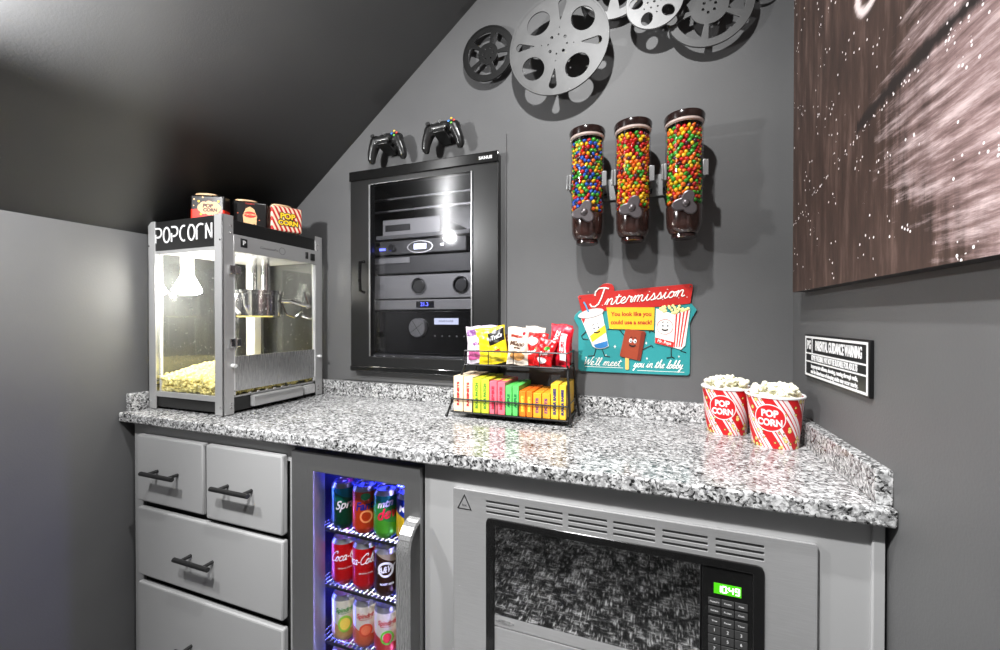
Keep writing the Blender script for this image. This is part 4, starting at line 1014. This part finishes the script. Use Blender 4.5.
st([(xs[6] - q + .002, zc - H2), (xs[6] - q + .002, zc + H2)]); st([(xs[6] - q + .002, zc + H2), (xs[6] + q - .003, zc - H2)]); st([(xs[6] + q - .003, zc - H2), (xs[6] + q - .003, zc + H2)])
b.build('lettering', M_white, sg)
# right side header strip
b = MB(); b.box(X1 - .004, X1 + .0015, Y0 + PW, Y1 - PW, 1.401, 1.452, .001); hs = b.build('header_strip', M_post, pm)
b = MB(); b.box(X1 + .0013, X1 + .003, Y0 + .055, Y0 + .077, 1.417, 1.443, .0005); b.box(X1 + .0013, X1 + .006, Y1 - .083, Y1 - .073, 1.416, 1.440, .001); b.box(X1 + .0013, X1 + .006, Y1 - .060, Y1 - .042, 1.413, 1.438, .001); b.build('switch', M_black, hs)
b = MB(); b.text('P', .018, face_right(X1 + .0031, Y0 + .066, 1.430), .0002, 0, .0008); b.build('lettering', M_white, hs)
b = MB(); b.text('ConcessionPro', .011, face_right(X1 + .0017, Y0 + .155, 1.426), .0002, .2); b.plate([circ(.205, 1.427, .012, 20), circ(.205, 1.427, .0108, 20)], .0003, face_right(X1 + .0015, Y0, 0)); b.build('printed_mark', mat('print grey', g(.12), .5), hs)
# glass
b = MB(); b.box(X0 + .030, X1 - .030, Y0 + .0075, Y0 + .0105, .970, 1.410); b.build('front_glass', M_glasspm, pm)
b = MB(); b.box(X0 + .0075, X0 + .0105, Y0 + .020, Y1 - .02, .970, 1.410); b.build('side_glass', M_glass, pm)
b = MB(); b.box(X0 + .030, X1 - .030, Y1 - .0105, Y1 - .0075, .970, 1.410); b.build('back_glass', M_glass, pm)
b = MB(); b.box(X1 - .008, X1 - .005, Y0 + .036, Y1 - .036, 1.085, 1.400); gd = b.build('door_glass', M_glasspm, pm)
for y0_ in (Y0 + .0345, Y1 - .0385):
    b = MB(); b.box(X1 - .0045, X1 - .001, y0_, y0_ + .004, .985, 1.400); b.build('lit_door_edge', mat('white enamel', g(.75), .4), gd)  # white colour stands in for light along the edges of the door glass
for z in (1.345, 1.128):
    b = MB(); b.box(X1 - .001, X1 + .008, Y0 + .018, Y0 + .034, z - .013, z + .013, .002); b.box(X1 - .004, X1 + .006, Y0 + .038, Y0 + .054, z - .012, z + .012, .002); b.cyl((X1 + .006, Y0 + .036, z - .014), (X1 + .006, Y0 + .036, z + .014), .004, seg=12)
    b.build('hinge', M_chrome, gd)
b = MB(); b.cyl((X1 - .002, Y0 + .030, 1.060), (X1 + .012, Y0 + .030, 1.060), .006, seg=14); b.cyl((X1 - .002, Y1 - .020, 1.060), (X1 + .012, Y1 - .020, 1.060), .005, seg=14); b.build('door_catch', M_white, gd)
b = MB(); b.box(X1 - .008, X1 - .002, Y0 + .036, Y1 - .034, .982, 1.087, .001, mtx=None); b.build('steel_door_panel', M_steel, pm)
# drawer and control plate
b = MB(); b.box(X1 - .006, X1 + .012, Y0 + .090, Y0 + .282, .928, .960, .002); b.box(X1 - .006, X1 + .020, Y0 + .090, Y0 + .282, .957, .962, .001); b.build('crumb_drawer', M_post, pm)
b = MB(); b.box(X1 - .006, X1 + .003, Y0 + .298, Y0 + .345, .928, .960, .001); b.build('rating_plate', mat('plate grey', g(.5), .5, vary=.4, vscale=200), pm)
b = MB()
for k in range(6): b.sphere((X1 + .000, Y0 + .085 + k * .030, .9715), .003, 1, (1, 2.2, 1))
b.build('vent_bumps', M_chrome, pm)
# interior
b = MB()
for (x, y) in ((X0 + .012, Y0 + .014), (X1 - .018, Y0 + .014), (X0 + .012, Y1 - .020), (X1 - .018, Y1 - .020)): b.box(x, x + .006, y, y + .006, .97, 1.41)
b.box(X0 + .026, X0 + .033, Y0 + .013, Y0 + .017, .97, 1.41)
b.bm.free()
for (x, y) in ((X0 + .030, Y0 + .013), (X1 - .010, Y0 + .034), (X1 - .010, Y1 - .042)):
    b = MB(); b.box(x, x + .006, y, y + .008, .97, 1.41, .001); b.build('lit_inner_edge', mat('white enamel', g(.75), .4), pm)  # white strips stand in for light caught on the posts' inner edges
b = MB(); b.box(X0 + .030, X0 + .075, Y1 - .075, Y1 - .045, .968, 1.410, .003); b.build('support_column', mat('white enamel', g(.75), .4), pm)
b = MB(); b.cyl((-1.300, 1.050, 1.292), (-1.300, 1.050, 1.411), .010, seg=16); b.cyl((-1.245, 1.050, 1.292), (-1.245, 1.050, 1.411), .012, seg=16); kt_h = b.build('kettle_hanger', mat('polished steel', g(.7), .15, metal=1.0), pm)
b = MB(); b.lathe([(.074, 1.205), (.082, 1.210), (.082, 1.284), (.087, 1.286), (.087, 1.296), (.060, 1.300), (.002, 1.301)], 40, (-1.290, 1.050, 0)); kt = b.build('kettle', mat('polished steel', g(.7), .15, metal=1.0), pm)
b = MB(); b.tube([(-1.214, 1.085, 1.262), (-1.200, 1.115, 1.262), (-1.190, 1.15, 1.252), (-1.180, 1.175, 1.247)], .007, 10)
b.tube([(-1.214, 1.090, 1.250), (-1.205, 1.100, 1.215), (-1.20, 1.13, 1.205), (-1.192, 1.155, 1.225), (-1.188, 1.160, 1.250)], .0035, 8)
b.tube([(-1.20, 1.175, 1.300), (-1.195, 1.180, 1.27), (-1.185, 1.183, 1.243), (-1.190, 1.175, 1.238)], .005, 8); b.build('kettle_handle', M_chrome, kt)
b = MB(); b.tube([(-1.20, 1.165, 1.21), (-1.185, 1.18, 1.203), (-1.175, 1.198, 1.203), (-1.185, 1.203, 1.215)], .006, 8); b.build('tilt_lever', M_chrome, pm)
b = MB(); b.tube([(-1.235, .93, 1.405), (-1.262, .93, 1.36), (-1.268, .93, 1.30), (-1.250, .93, 1.245), (-1.220, .935, 1.215)], .0055, 10); b.build('power_cable', mat('white cable', g(.8), .4), pm)
BX, BY = -1.402, .895
b = MB(); b.cyl((BX, BY, 1.370), (BX, BY, 1.4105), .019, seg=24); b.build('lamp_socket', M_white, pm)
b = MB(); b.lathe([(.016, 1.372), (.017, 1.340), (.034, 1.305), (.039, 1.292)], 32, (BX, BY, 0), capt=False); hl = b.build('heat_lamp', mat('lamp neck lit', g(.9), .3, emit=(255, 252, 240), estr=42.0), pm)
b = MB(); b.lathe([(.039, 1.292), (.037, 1.285), (.029, 1.280), (.015, 1.277), (.002, 1.276)], 32, (BX, BY, 0), capb=False); b.build('lamp_lens', mat('lamp lens lit', g(.9), .3, emit=(255, 252, 240), estr=72.0), hl)
def popcorn_mesh(seed, r=.009):
    rs = random.Random(seed); m = MB()
    for q in range(rs.randint(5, 7)):
        d = Vector((rs.gauss(0, 1), rs.gauss(0, 1), rs.gauss(0, 1))).normalized() * r * .62
        m.sphere(d, r * rs.uniform(.42, .66), 1)
    me = bpy.data.meshes.new('popped'); m.bm.to_mesh(me); m.bm.free()
    me.polygons.foreach_set('use_smooth', [True] * len(me.polygons)); return me
PV = [popcorn_mesh(s) for s in range(6)]
# heap inside the machine (nobody could count it)
heap = MB(); rs = random.Random(21)
def heap_z(x, y):
    u = (x - X0) / (X1 - X0); v = (y - Y0) / (Y1 - Y0)
    return 1.010 + .042 * min(1, v * 2.5) * (1.05 - .2 * abs(u - .6)) - .01 * v
n = 0
for ix in range(24):
    for iy in range(26):
        x = X0 + .019 + (X1 - X0 - .038) * (ix + rs.random()) / 24; y = Y0 + .018 + (Y1 - Y0 - .036) * (iy + rs.random()) / 26
        for L in (0, 1):
            m_ = Matrix.Translation((x, y, heap_z(x, y) - .008 - L * .009 + rs.uniform(-.004, .004))) @ Matrix.Rotation(rs.uniform(0, 6), 4, 'Z') @ Matrix.Rotation(rs.uniform(0, 6), 4, 'X') @ Matrix.Scale(rs.uniform(1.1, 1.6), 4)
            me = rs.choice(PV).copy(); me.transform(m_); heap.bm.from_mesh(me); bpy.data.meshes.remove(me)
for k_ in range(3):
    for q in range(34):
        for z_ in (.978, .992, 1.006):
            f = (q + rs.random()) / 34
            x, y = ((X0 + .016 + (X1 - X0 - .032) * f, Y0 + .021 + .003 * rs.random()), (X0 + .022 + .003 * rs.random(), Y0 + .02 + (Y1 - Y0 - .04) * f), (X1 - .022 - .003 * rs.random(), Y0 + .02 + (Y1 - Y0 - .04) * f))[k_]
            m_ = Matrix.Translation((x, y, z_ + rs.uniform(-.005, .005))) @ Matrix.Rotation(rs.uniform(0, 6), 4, 'Z') @ Matrix.Rotation(rs.uniform(0, 6), 4, 'X') @ Matrix.Scale(rs.uniform(.9, 1.1), 4)
            me = rs.choice(PV).copy(); me.transform(m_); heap.bm.from_mesh(me); bpy.data.meshes.remove(me)
heap.grid(lambda u, v: Vector((X0 + .014 + (X1 - X0 - .028) * u, Y0 + .014 + (Y1 - Y0 - .028) * v, heap_z(X0 + (X1 - X0) * u, Y0 + (Y1 - Y0) * v) - .026)), 10, 10)
o = heap.build('popcorn_heap', M_popy, normals=False, smooth=60); o['kind'] = 'stuff'
tag(o, 'heap of yellow popcorn in the bottom of the popcorn machine', 'popcorn')

# popcorn tins on the roof
def tin(label, x, y, rz, kind):
    t = thing('popcorn_tin', label, 'tin', (x, y, 1.5005), (0, 0, rz))
    W2, D2, Hh = .050, .019, .087
    m = {'a': None}
    if kind == 'stripe':
        body = stripes('red white tin stripes', lin((185, 22, 18)), lin((225, 205, 180)), 7, 3.2)
    elif kind == 'redband':
        k = NT('black and red tin'); tc = k.n('ShaderNodeTexCoord'); so = k.n('ShaderNodeSeparateXYZ'); k.l(tc.outputs['Object'], so.inputs[0])
        zz_ = k.math('ADD', so.outputs[2], k.math('MULTIPLY', so.outputs[0], so.outputs[0]))
        vo = k.n('ShaderNodeTexVoronoi', i_Scale=70.0); k.l(tc.outputs['Object'], vo.inputs['Vector']); sc = k.n('ShaderNodeSeparateColor'); k.l(vo.outputs['Color'], sc.inputs[0])
        dots = k.math('MULTIPLY', k.math('LESS_THAN', vo.outputs['Distance'], .2), k.math('LESS_THAN', sc.outputs[0], .35))
        c = k.ramp(zz_, [(0, lin((215, 40, 20))), (.042, lin((14, 10, 10)))], 'CONSTANT'); c = k.mix(dots, c, lin((225, 170, 120)))
        k.l(c, k.b.inputs['Base Color']); k.b.inputs['Roughness'].default_value = .3; body = k.m
    else:
        k = NT('black speckled tin'); tc = k.n('ShaderNodeTexCoord')
        vo = k.n('ShaderNodeTexVoronoi', i_Scale=80.0); k.l(tc.outputs['Object'], vo.inputs['Vector']); sc = k.n('ShaderNodeSeparateColor'); k.l(vo.outputs['Color'], sc.inputs[0])
        dots = k.math('MULTIPLY', k.math('LESS_THAN', vo.outputs['Distance'], .18), k.math('LESS_THAN', sc.outputs[0], .3))
        k.l(k.mix(dots, lin((12, 9, 9)), lin((190, 90, 60))), k.b.inputs['Base Color']); k.b.inputs['Roughness'].default_value = .3; body = k.m
    b = MB(); b.box(-W2, W2, -D2, D2, 0, Hh, .006, 3)
    uvl = b.bm.loops.layers.uv.active
    for f in b.bm.faces:
        for lp in f.loops: lp[uvl].uv = (lp.vert.co.x / .1 + .5 + lp.vert.co.y / .1, lp.vert.co.z / .1)
    b.build('tin_body', body, t)
    b = MB(); b.plate([circ(-.012, 0, .030, 28, .014)], .006, Matrix.Translation((0, 0, Hh)), .0015); b.build('lid', mat('tan lid', (205, 170, 130), .4), t)
    yq = -D2 - .0003
    if kind == 'redband':
        b = MB(); [b.plate([circ(.006 + .022 * math.cos(R(a)), .046 + .010 * math.sin(R(a)), .0125, 14)], .0006 + .00002 * a / 45, face_front(0, yq, 0)) for a in range(0, 360, 45)]; b.build('cloud_print', mat('tin tan', (215, 170, 120), .5), t)
        b = MB(); b.text('POP', .016, face_front(.002, yq - .0011, .052), .0001, .1, .0008); b.text('CORN', .014, face_front(.009, yq - .0011, .039), .0001, .1, .0008); b.text('CLASSIC', .007, face_front(.006, yq, .072), .0001); b.build('lettering', mat('tin brown', (70, 25, 15), .5), t)
        b = MB(); [b.plate([circ(x_, z_, .0035, 12)], .0006, face_front(0, yq, 0)) for x_, z_ in ((-.024, .066), (.033, .067), (-.018, .026), (.028, .023))]; b.build('yellow_flecks', mat('fleck yellow', (240, 190, 30), .5), t)
    elif kind == 'black':
        b = MB(); b.plate([[(-.018, .010), (-.020, .040), (-.012, .062), (.0, .070), (.012, .062), (.020, .040), (.018, .010), (.012, .014), (.006, .010), (0, .014), (-.006, .010), (-.012, .014)]], .0006, face_front(.0, yq, 0)); b.build('bag_print', mat('tin tan', (215, 170, 120), .5), t)
        b = MB(); b.plate([circ(0, .043, .018, 24, .010)], .0006, face_front(0, yq - .0006, 0)); b.text('CLASSIC', .007, face_front(0, yq, .079), .0001); b.build('red_oval', mat('tin red', (200, 40, 25), .5), t)
        b = MB(); b.text('POPCORN', .007, face_front(0, yq - .0013, .043), .0001, 0, .0003); b.build('lettering', mat('tin tan', (215, 170, 120), .5), t)
    else:
        b = MB(); b.text('POP', .026, face_front(.002, yq - .0002, .053), .0004, 0, .0035); b.text('CORN', .022, face_front(.004, yq - .0002, .030), .0004, 0, .0035); b.build('lettering_outline', mat('tin black', (20, 14, 10), .5), t)
        b = MB(); b.text('POP', .026, face_front(.002, yq - .0008, .053), .0004, 0, .001); b.text('CORN', .022, face_front(.004, yq - .0008, .030), .0004, 0, .001); b.build('lettering', mat('tin yellow', (245, 200, 30), .5), t)
    return t
tin('black and red popcorn tin, leftmost of three on the popcorn machine', -1.306, .905, R(27), 'redband')
tin('black speckled popcorn tin with a tan bag print, middle of the three tins', -1.252, 1.000, R(46), 'black')
tin('red and white striped popcorn tin on the popcorn machine', -1.196, 1.088, R(64), 'stripe')

# ------------------------------------------------------------------ popcorn buckets
def bucket(label, x, y, hh, r0, r1, front, seed, gname):
    t = thing('popcorn_bucket', label, 'popcorn bucket', (x, y, CT + .0003), (0, 0, 0))
    a0 = math.atan2(-y, -x)
    rf = lambda z: r0 + (r1 - r0) * z / hh
    body = stripes('popcorn bucket stripes', lin((200, 16, 24)), lin((232, 220, 220)), 7.0, 1.5, .5, (30, 10))
    b = MB(); b.lathe([(r0, 0), (rf(hh * .5), hh * .5), (r1, hh), (r1 - .0015, hh), (r0 - .0015, .004)], 56, capt=True)
    # the UVs follow the outer wall only
    b.build('paper_cup', body, t)
    b = MB(); b.lathe([(r1 - .001, hh - .003), (r1 + .0022, hh - .002), (r1 + .0028, hh + .001), (r1 + .001, hh + .003), (r1 - .002, hh + .001)], 56, capb=False, capt=False); b.build('rolled_rim', M_white, t)
    zb = hh * .60; da = -.18
    def disc(s, off):
        def fn(u, v):
            a = 2 * PI * u; X, Z = s * math.cos(a) * v, s * math.sin(a) * v; rr = rf(zb + Z)
            an = a0 + da + X / rr; return Vector(((rr + off) * math.cos(an), (rr + off) * math.sin(an), zb + Z))
        return fn
    b = MB(); b.grid(disc(.0305, .0004), 36, 4); b.build('badge_ring', M_white, t)
    b = MB(); b.grid(disc(.0285, .0007), 36, 4); b.build('badge', mat('badge red', (206, 18, 26), .45), t)
    b = MB(); b.text('POP', .0205, None, .0002, 0, .0009, wrap=(lambda z: rf(z) + .0006, a0 + da, zb + .0095, 0), sx=.85); b.text('CORN', .0205, None, .0002, 0, .0009, wrap=(lambda z: rf(z) + .0006, a0 + da, zb - .0105, 0), sx=.80); b.build('lettering', M_white, t)
    # kernels: fill + individual pieces
    rs = random.Random(seed); m = MB()
    for q in range(90):
        rr = (r1 - .010) * math.sqrt(rs.random()); a = rs.uniform(0, 2 * PI)
        me = rs.choice(PV).copy(); me.transform(Matrix.Translation((x + rr * math.cos(a), y + rr * math.sin(a), CT + hh - .006 + rs.uniform(-.004, .003))) @ Matrix.Rotation(rs.uniform(0, 6), 4, 'X')); m.bm.from_mesh(me); bpy.data.meshes.remove(me)
    o = m.build('popcorn_fill', M_pop, normals=False, smooth=60); o['kind'] = 'stuff'; tag(o, 'loose popcorn filling the %s popcorn bucket to the rim' % front, 'popcorn')
    for q in range(34):
        rr = (r1 - .012) * math.sqrt(rs.random()); a = rs.uniform(0, 2 * PI)
        me = PV[q % 6]
        if not me.materials: me.materials.append(M_pop)
        o = bpy.data.objects.new('popcorn_piece', me); COL.objects.link(o)
        o.location = (x + rr * math.cos(a), y + rr * math.sin(a), CT + hh + .006 + .014 * (1 - rr / r1) + rs.uniform(-.002, .006)); o.rotation_euler = (rs.uniform(0, 6), rs.uniform(0, 6), rs.uniform(0, 6))
        o.scale = (rs.uniform(.85, 1.25),) * 3
        tag(o, 'white popped corn piece on top of the %s popcorn bucket' % front, 'popcorn', gname)
    return t
bucket('red and white striped popcorn bucket nearest the right wall', .271, 1.088, .113, .045, .056, 'nearer', 4, 'popcorn on the nearer bucket')
bucket('red and white striped popcorn bucket behind and left of its twin', .187, 1.172, .113, .045, .056, 'farther', 8, 'popcorn on the farther bucket')

# ------------------------------------------------------------------ snack rack
RX0, RX1 = -.540, -.196
sr = thing('snack_rack', 'two-tier black wire snack rack standing on the worktop', 'rack', (0, 0, 0))
wr = .0022
def rail(b, x0, x1, y0, y1, z): b.tube([(x0, y0, z), (x1, y0, z), (x1, y1, z), (x0, y1, z)], wr, 8, closed=True)
# legs
for (xf_, xt) in ((-.552, -.507), (-.191, -.206)):
    for (yf_, yt) in ((1.062, 1.100), (1.205, 1.190)):
        b = MB(); b.tube([(xf_, yf_, CT + .003), (xt, yt, 1.072)], .0034, 10); b.sphere((xf_, yf_, CT + .0055), .0052, 2); b.build('leg', M_black, sr)
LY0, LY1, LZ = 1.062, 1.200, .931
b = MB(); rail(b, -.538, -.199, LY0, LY1 + .002, LZ); rail(b, -.538, -.199, LY0, LY1 + .002, LZ + .038)
for x in [-.538 + .339 * k / 5 for k in range(6)]:
    for y in (LY0, LY1): b.tube([(x, y, LZ), (x, y, LZ + .038)], .0014, 6)
b.box(-.534, -.201, LY0, LY1, LZ - .003, LZ - .0015)
b.build('lower_tray', M_black, sr)
UY0, UY1, UZ = 1.090, 1.200, 1.066
b = MB(); rail(b, -.508, -.206, UY0, UY1, UZ); rail(b, -.508, -.206, UY0, UY1, UZ + .040)
for x in [-.508 + .302 * k / 4 for k in range(5)]:
    for y in (UY0, UY1): b.tube([(x, y, UZ), (x, y, UZ + .040)], .0014, 6)
b.box(-.507, -.207, UY0, UY1, UZ - .003, UZ - .0015)
b.build('upper_tray', M_black, sr)
# boxes
def cbox(label, x0, x1, z1, rgb, top, txt, trgb, y0=1.068, y1=1.192, grp=None):
    z0 = LZ + .001
    t = thing('candy_box', label, 'candy box', ((x0 + x1) / 2, y0, z0)); hw = (x1 - x0) / 2 - .0006; h_ = z1 - z0
    b = MB(); b.box(-hw, hw, 0, y1 - y0, 0, h_, .0012); b.build('carton', mat('carton %s' % str(rgb), rgb, .4, vary=.12, vscale=60), t)
    b = MB(); b.box(-hw + .003, hw - .003, .030, y1 - y0 - .020, h_, h_ + .0004); b.build('top_print', mat('carton top %s' % str(top), top, .4), t)
    n_ = max(.004, min(.0100, hw * 1.0)); L = (h_ - .012)
    b = MB(); b.text(txt, n_, face_front(0, -.0003, h_ / 2) @ Matrix.Rotation(PI / 2, 4, 'Z'), .0002, 0, .0006)
    bb = [v.co.z for v in b.bm.verts]; s = min(1.5, .85 * L / max(.001, (max(bb) - min(bb))))
    for v in b.bm.verts: v.co.z = h_ / 2 + (v.co.z - h_ / 2) * s
    b.build('lettering', mat('carton ink %s' % str(trgb), trgb, .5), t)
    return t
CR = (238, 215, 180); LM = (200, 212, 60); PK = (240, 110, 125); GR = (95, 205, 100); OR_ = (245, 125, 25); YO = (240, 165, 40); YL = (238, 190, 50)
specs = [
 ('tall cream candy box with red lettering, at the left end of the lower tray', -.533, -.502, 1.034, CR, (235, 215, 190), 'RAISINETS', (200, 35, 40)),
 ('tall cream candy box with red lettering, second from the left end', -.501, -.472, 1.033, CR, (225, 190, 150), 'RAISINETS', (200, 35, 40)),
 ('lime green candy box standing against the cream boxes', -.471, -.447, 1.030, LM, (215, 205, 40), 'SOUR PATCH', (70, 130, 40)),
 ('lime green candy box standing against the pink boxes', -.446, -.422, 1.029, LM, (225, 200, 50), 'SOUR PATCH', (70, 130, 40)),
 ('pink candy box next to the lime green boxes', -.421, -.398, 1.024, PK, (200, 200, 50), 'MIKE&IKE', (190, 30, 60)),
 ('pink candy box next to the bright green boxes', -.397, -.374, 1.023, PK, (215, 190, 60), 'MIKE&IKE', (190, 30, 60)),
 ('bright green candy box beside the pink boxes', -.373, -.354, 1.014, GR, (80, 190, 80), 'APPLE', (25, 110, 60)),
 ('bright green candy box beside the orange boxes', -.353, -.334, 1.015, GR, (100, 205, 90), 'APPLE', (25, 110, 60)),
 ('orange candy box beside the bright green boxes', -.333, -.314, 1.002, OR_, (235, 110, 30), "REESE'S", (250, 210, 60)),
 ('orange candy box beside the low amber boxes', -.313, -.295, 1.002, OR_, (235, 110, 30), "REESE'S", (250, 210, 60)),
 ('low amber candy box with purple lettering, next to the orange boxes', -.294, -.270, .999, YO, (240, 150, 40), 'DOTS', (120, 50, 120)),
 ('low amber candy box with purple lettering, next to the tall yellow boxes', -.269, -.246, .999, YO, (240, 150, 40), 'DOTS', (120, 50, 120)),
 ('tall yellow candy box with navy lettering, next to the amber boxes', -.245, -.223, 1.026, YL, (235, 200, 60), 'SUGAR BABIES', (40, 45, 110)),
 ('tall yellow candy box with navy lettering, at the right end of the tray', -.222, -.2035, 1.024, YL, (235, 200, 60), 'SUGAR BABIES', (40, 45, 110)),
]
for s_ in specs: cbox(*s_)
# bags
def bag(label, cx, cy, z0, w_, h_, th, rgb, lean=0, yaw=0, roll=0, patches=(), texts=(), seed=1, top=None):
    t = thing('snack_bag', label, 'snack bag', (cx, cy, z0), (R(-lean), R(roll), R(yaw)))
    rs = random.Random(seed); ph = [rs.uniform(0, 6) for _ in range(6)]
    def prof(u, v):
        e = max(0.0, 1 - abs(2 * u - 1) ** 3.2) ** .6 * max(0.0, (math.sin(PI * min(1, max(0, (v - .055) / .89))))) ** .45
        wr_ = .0018 * math.sin(11 * u + 5 * v + ph[0]) * math.sin(7 * v + ph[1]) + .0012 * math.sin(23 * u - 9 * v + ph[2]) + .0012 * math.sin(31 * v + 8 * u + ph[3])
        return e * (th / 2) + wr_ * e
    def xz(u, v):
        pinch = 1 - .07 * math.sin(PI * v) ** .7
        return (u - .5) * w_ * pinch + .001 * math.sin(9 * v + ph[4]), v * h_ + .0015 * math.sin(8 * u + ph[5])
    b = MB()
    for s in (-1, 1):
        def fn(u, v, s=s):
            x, z = xz(u, v); y = s * prof(u, v)
            if v > .955 or v < .045: y = s * .0004 + .0009 * math.sin(u * 90)
            return Vector((x, y, z))
        b.grid(fn, 34, 30)
    bmesh.ops.remove_doubles(b.bm, verts=b.bm.verts[:], dist=.0002)
    b.build('foil_pouch', mat('foil %s' % str(rgb), rgb, .28, coat=.4, vary=.12, vscale=40), t, smooth=50)
    for (u0, u1, v0, v1, c, shape) in patches:
        def fp(u, v):
            if shape == 'oval':
                a = 2 * PI * u; uu = (u0 + u1) / 2 + (u1 - u0) / 2 * math.cos(a) * v; vv = (v0 + v1) / 2 + (v1 - v0) / 2 * math.sin(a) * v
            elif shape == 'slant':
                uu = u0 + (u1 - u0) * u; vv = v0 + (v1 - v0) * v + .18 * (uu - u0)
            else: uu = u0 + (u1 - u0) * u; vv = v0 + (v1 - v0) * v
            x, z = xz(uu, vv); return Vector((x, -prof(uu, vv) - .0006, z))
        b = MB(); b.grid(fp, 22, 8); b.build('printed_patch', mat('print %s' % str(c), c, .35), t)
    for (s_, size, uu, vv, c, ang, shear) in texts:
        b = MB(); b.text(s_, size, Matrix.Rotation(R(ang), 4, 'Z'), .0001, shear, .0007)
        for q in b.bm.verts:
            u = uu + q.co.x / w_; v = vv + q.co.y / h_; x, z = xz(u, v); q.co = (x, -prof(min(1, max(0, u)), min(1, max(0, v))) - .0011 - q.co.z, z)
        b.build('lettering', mat('print %s' % str(c), c, .35), t)
    return t
bz = UZ + .002
bag('white snack bag with purple printing, front at the left end of the upper tray', -.478, 1.112, bz, .060, .110, .018, (222, 212, 222), 4, 6, -3,
    (( .1, .9, .10, .34, (190, 90, 140), 'rect'), (.2, .8, .40, .62, (238, 232, 238), 'oval'), (.05, .95, .74, .92, (120, 70, 130), 'rect')), (('Mini', .014, .5, .52, (130, 60, 130), 0, .2),), 1)
bag('white and violet snack bag standing behind the yellow bag', -.448, 1.156, bz, .070, .112, .020, (206, 190, 214), 0, 0, 2,
    ((.1, .9, .72, .92, (150, 110, 170), 'rect'),), (), 2)
bag('yellow snack bag leaning left, black label on its upper corner', -.424, 1.118, bz, .090, .108, .022, (240, 212, 30), 2, 10, -8,
    ((.42, .98, .50, .84, (25, 20, 20), 'slant'), (.30, .80, .10, .40, (250, 228, 60), 'oval')), (('Trails', .016, .70, .72, (235, 235, 235), 8, .3), ('mix', .012, .66, .36, (190, 40, 30), 8, .3)), 3)
bag('small red and black snack bag behind the yellow bag', -.392, 1.150, bz, .055, .085, .018, (70, 25, 25), 0, 4, 8, ((.2, .8, .2, .5, (200, 50, 35), 'oval'),), (), 4)
bag('cream cookie bag with brown cookies printed low, middle of the upper tray', -.353, 1.116, bz, .066, .108, .024, (228, 214, 196), 2, 0, 2,
    ((.15, .85, .12, .36, (196, 140, 80), 'oval'), (.20, .75, .72, .79, (150, 45, 30), 'rect'), (.72, .86, .80, .90, (200, 30, 50), 'oval')), (('Milano', .017, .48, .56, (90, 60, 45), 0, .3), ('cookies', .006, .48, .45, (90, 60, 45), 0, 0)), 5)
bag('plain cream bag standing behind the cream cookie bag', -.322, 1.160, bz, .062, .110, .020, (225, 218, 205), 0, -6, 6, (), (), 6)
bag('bright red candy bag with white swirl leaning left on the upper tray', -.304, 1.120, bz - .001, .070, .094, .022, (214, 22, 22), 2, -8, 5,
    ((.12, .62, .62, .86, (240, 235, 232), 'oval'), (.50, .80, .42, .56, (60, 150, 60), 'oval')), (('Skittles', .013, .42, .42, (245, 240, 240), 18, .2),), 7)
bag('red candy bag tilted over in front of the bright red bag', -.280, 1.106, bz - .001, .056, .080, .018, (204, 18, 24), 2, -4, 14,
    ((.45, .75, .60, .74, (70, 160, 60), 'oval'), (.2, .7, .12, .34, (235, 220, 220), 'oval')), (('fruit', .014, .5, .48, (245, 240, 240), 10, .2),), 8)
bag('tall crimson licorice bag at the right end of the upper tray', -.236, 1.128, bz - .001, .066, .118, .024, (206, 20, 40), 0, -16, 5,
    ((.0, .98, .84, .97, (226, 60, 80), 'rect'), (.58, .86, .15, .78, (235, 228, 228), 'rect')), (('TWIZ', .017, .36, .66, (245, 240, 240), 75, 0), ('ZLERS', .012, .72, .46, (190, 20, 40), 90, 0)), 9)
bag('thin crimson bag squeezed behind the tall licorice bag', -.232, 1.168, bz, .050, .105, .016, (190, 22, 36), 0, -6, 4, (), (), 10)
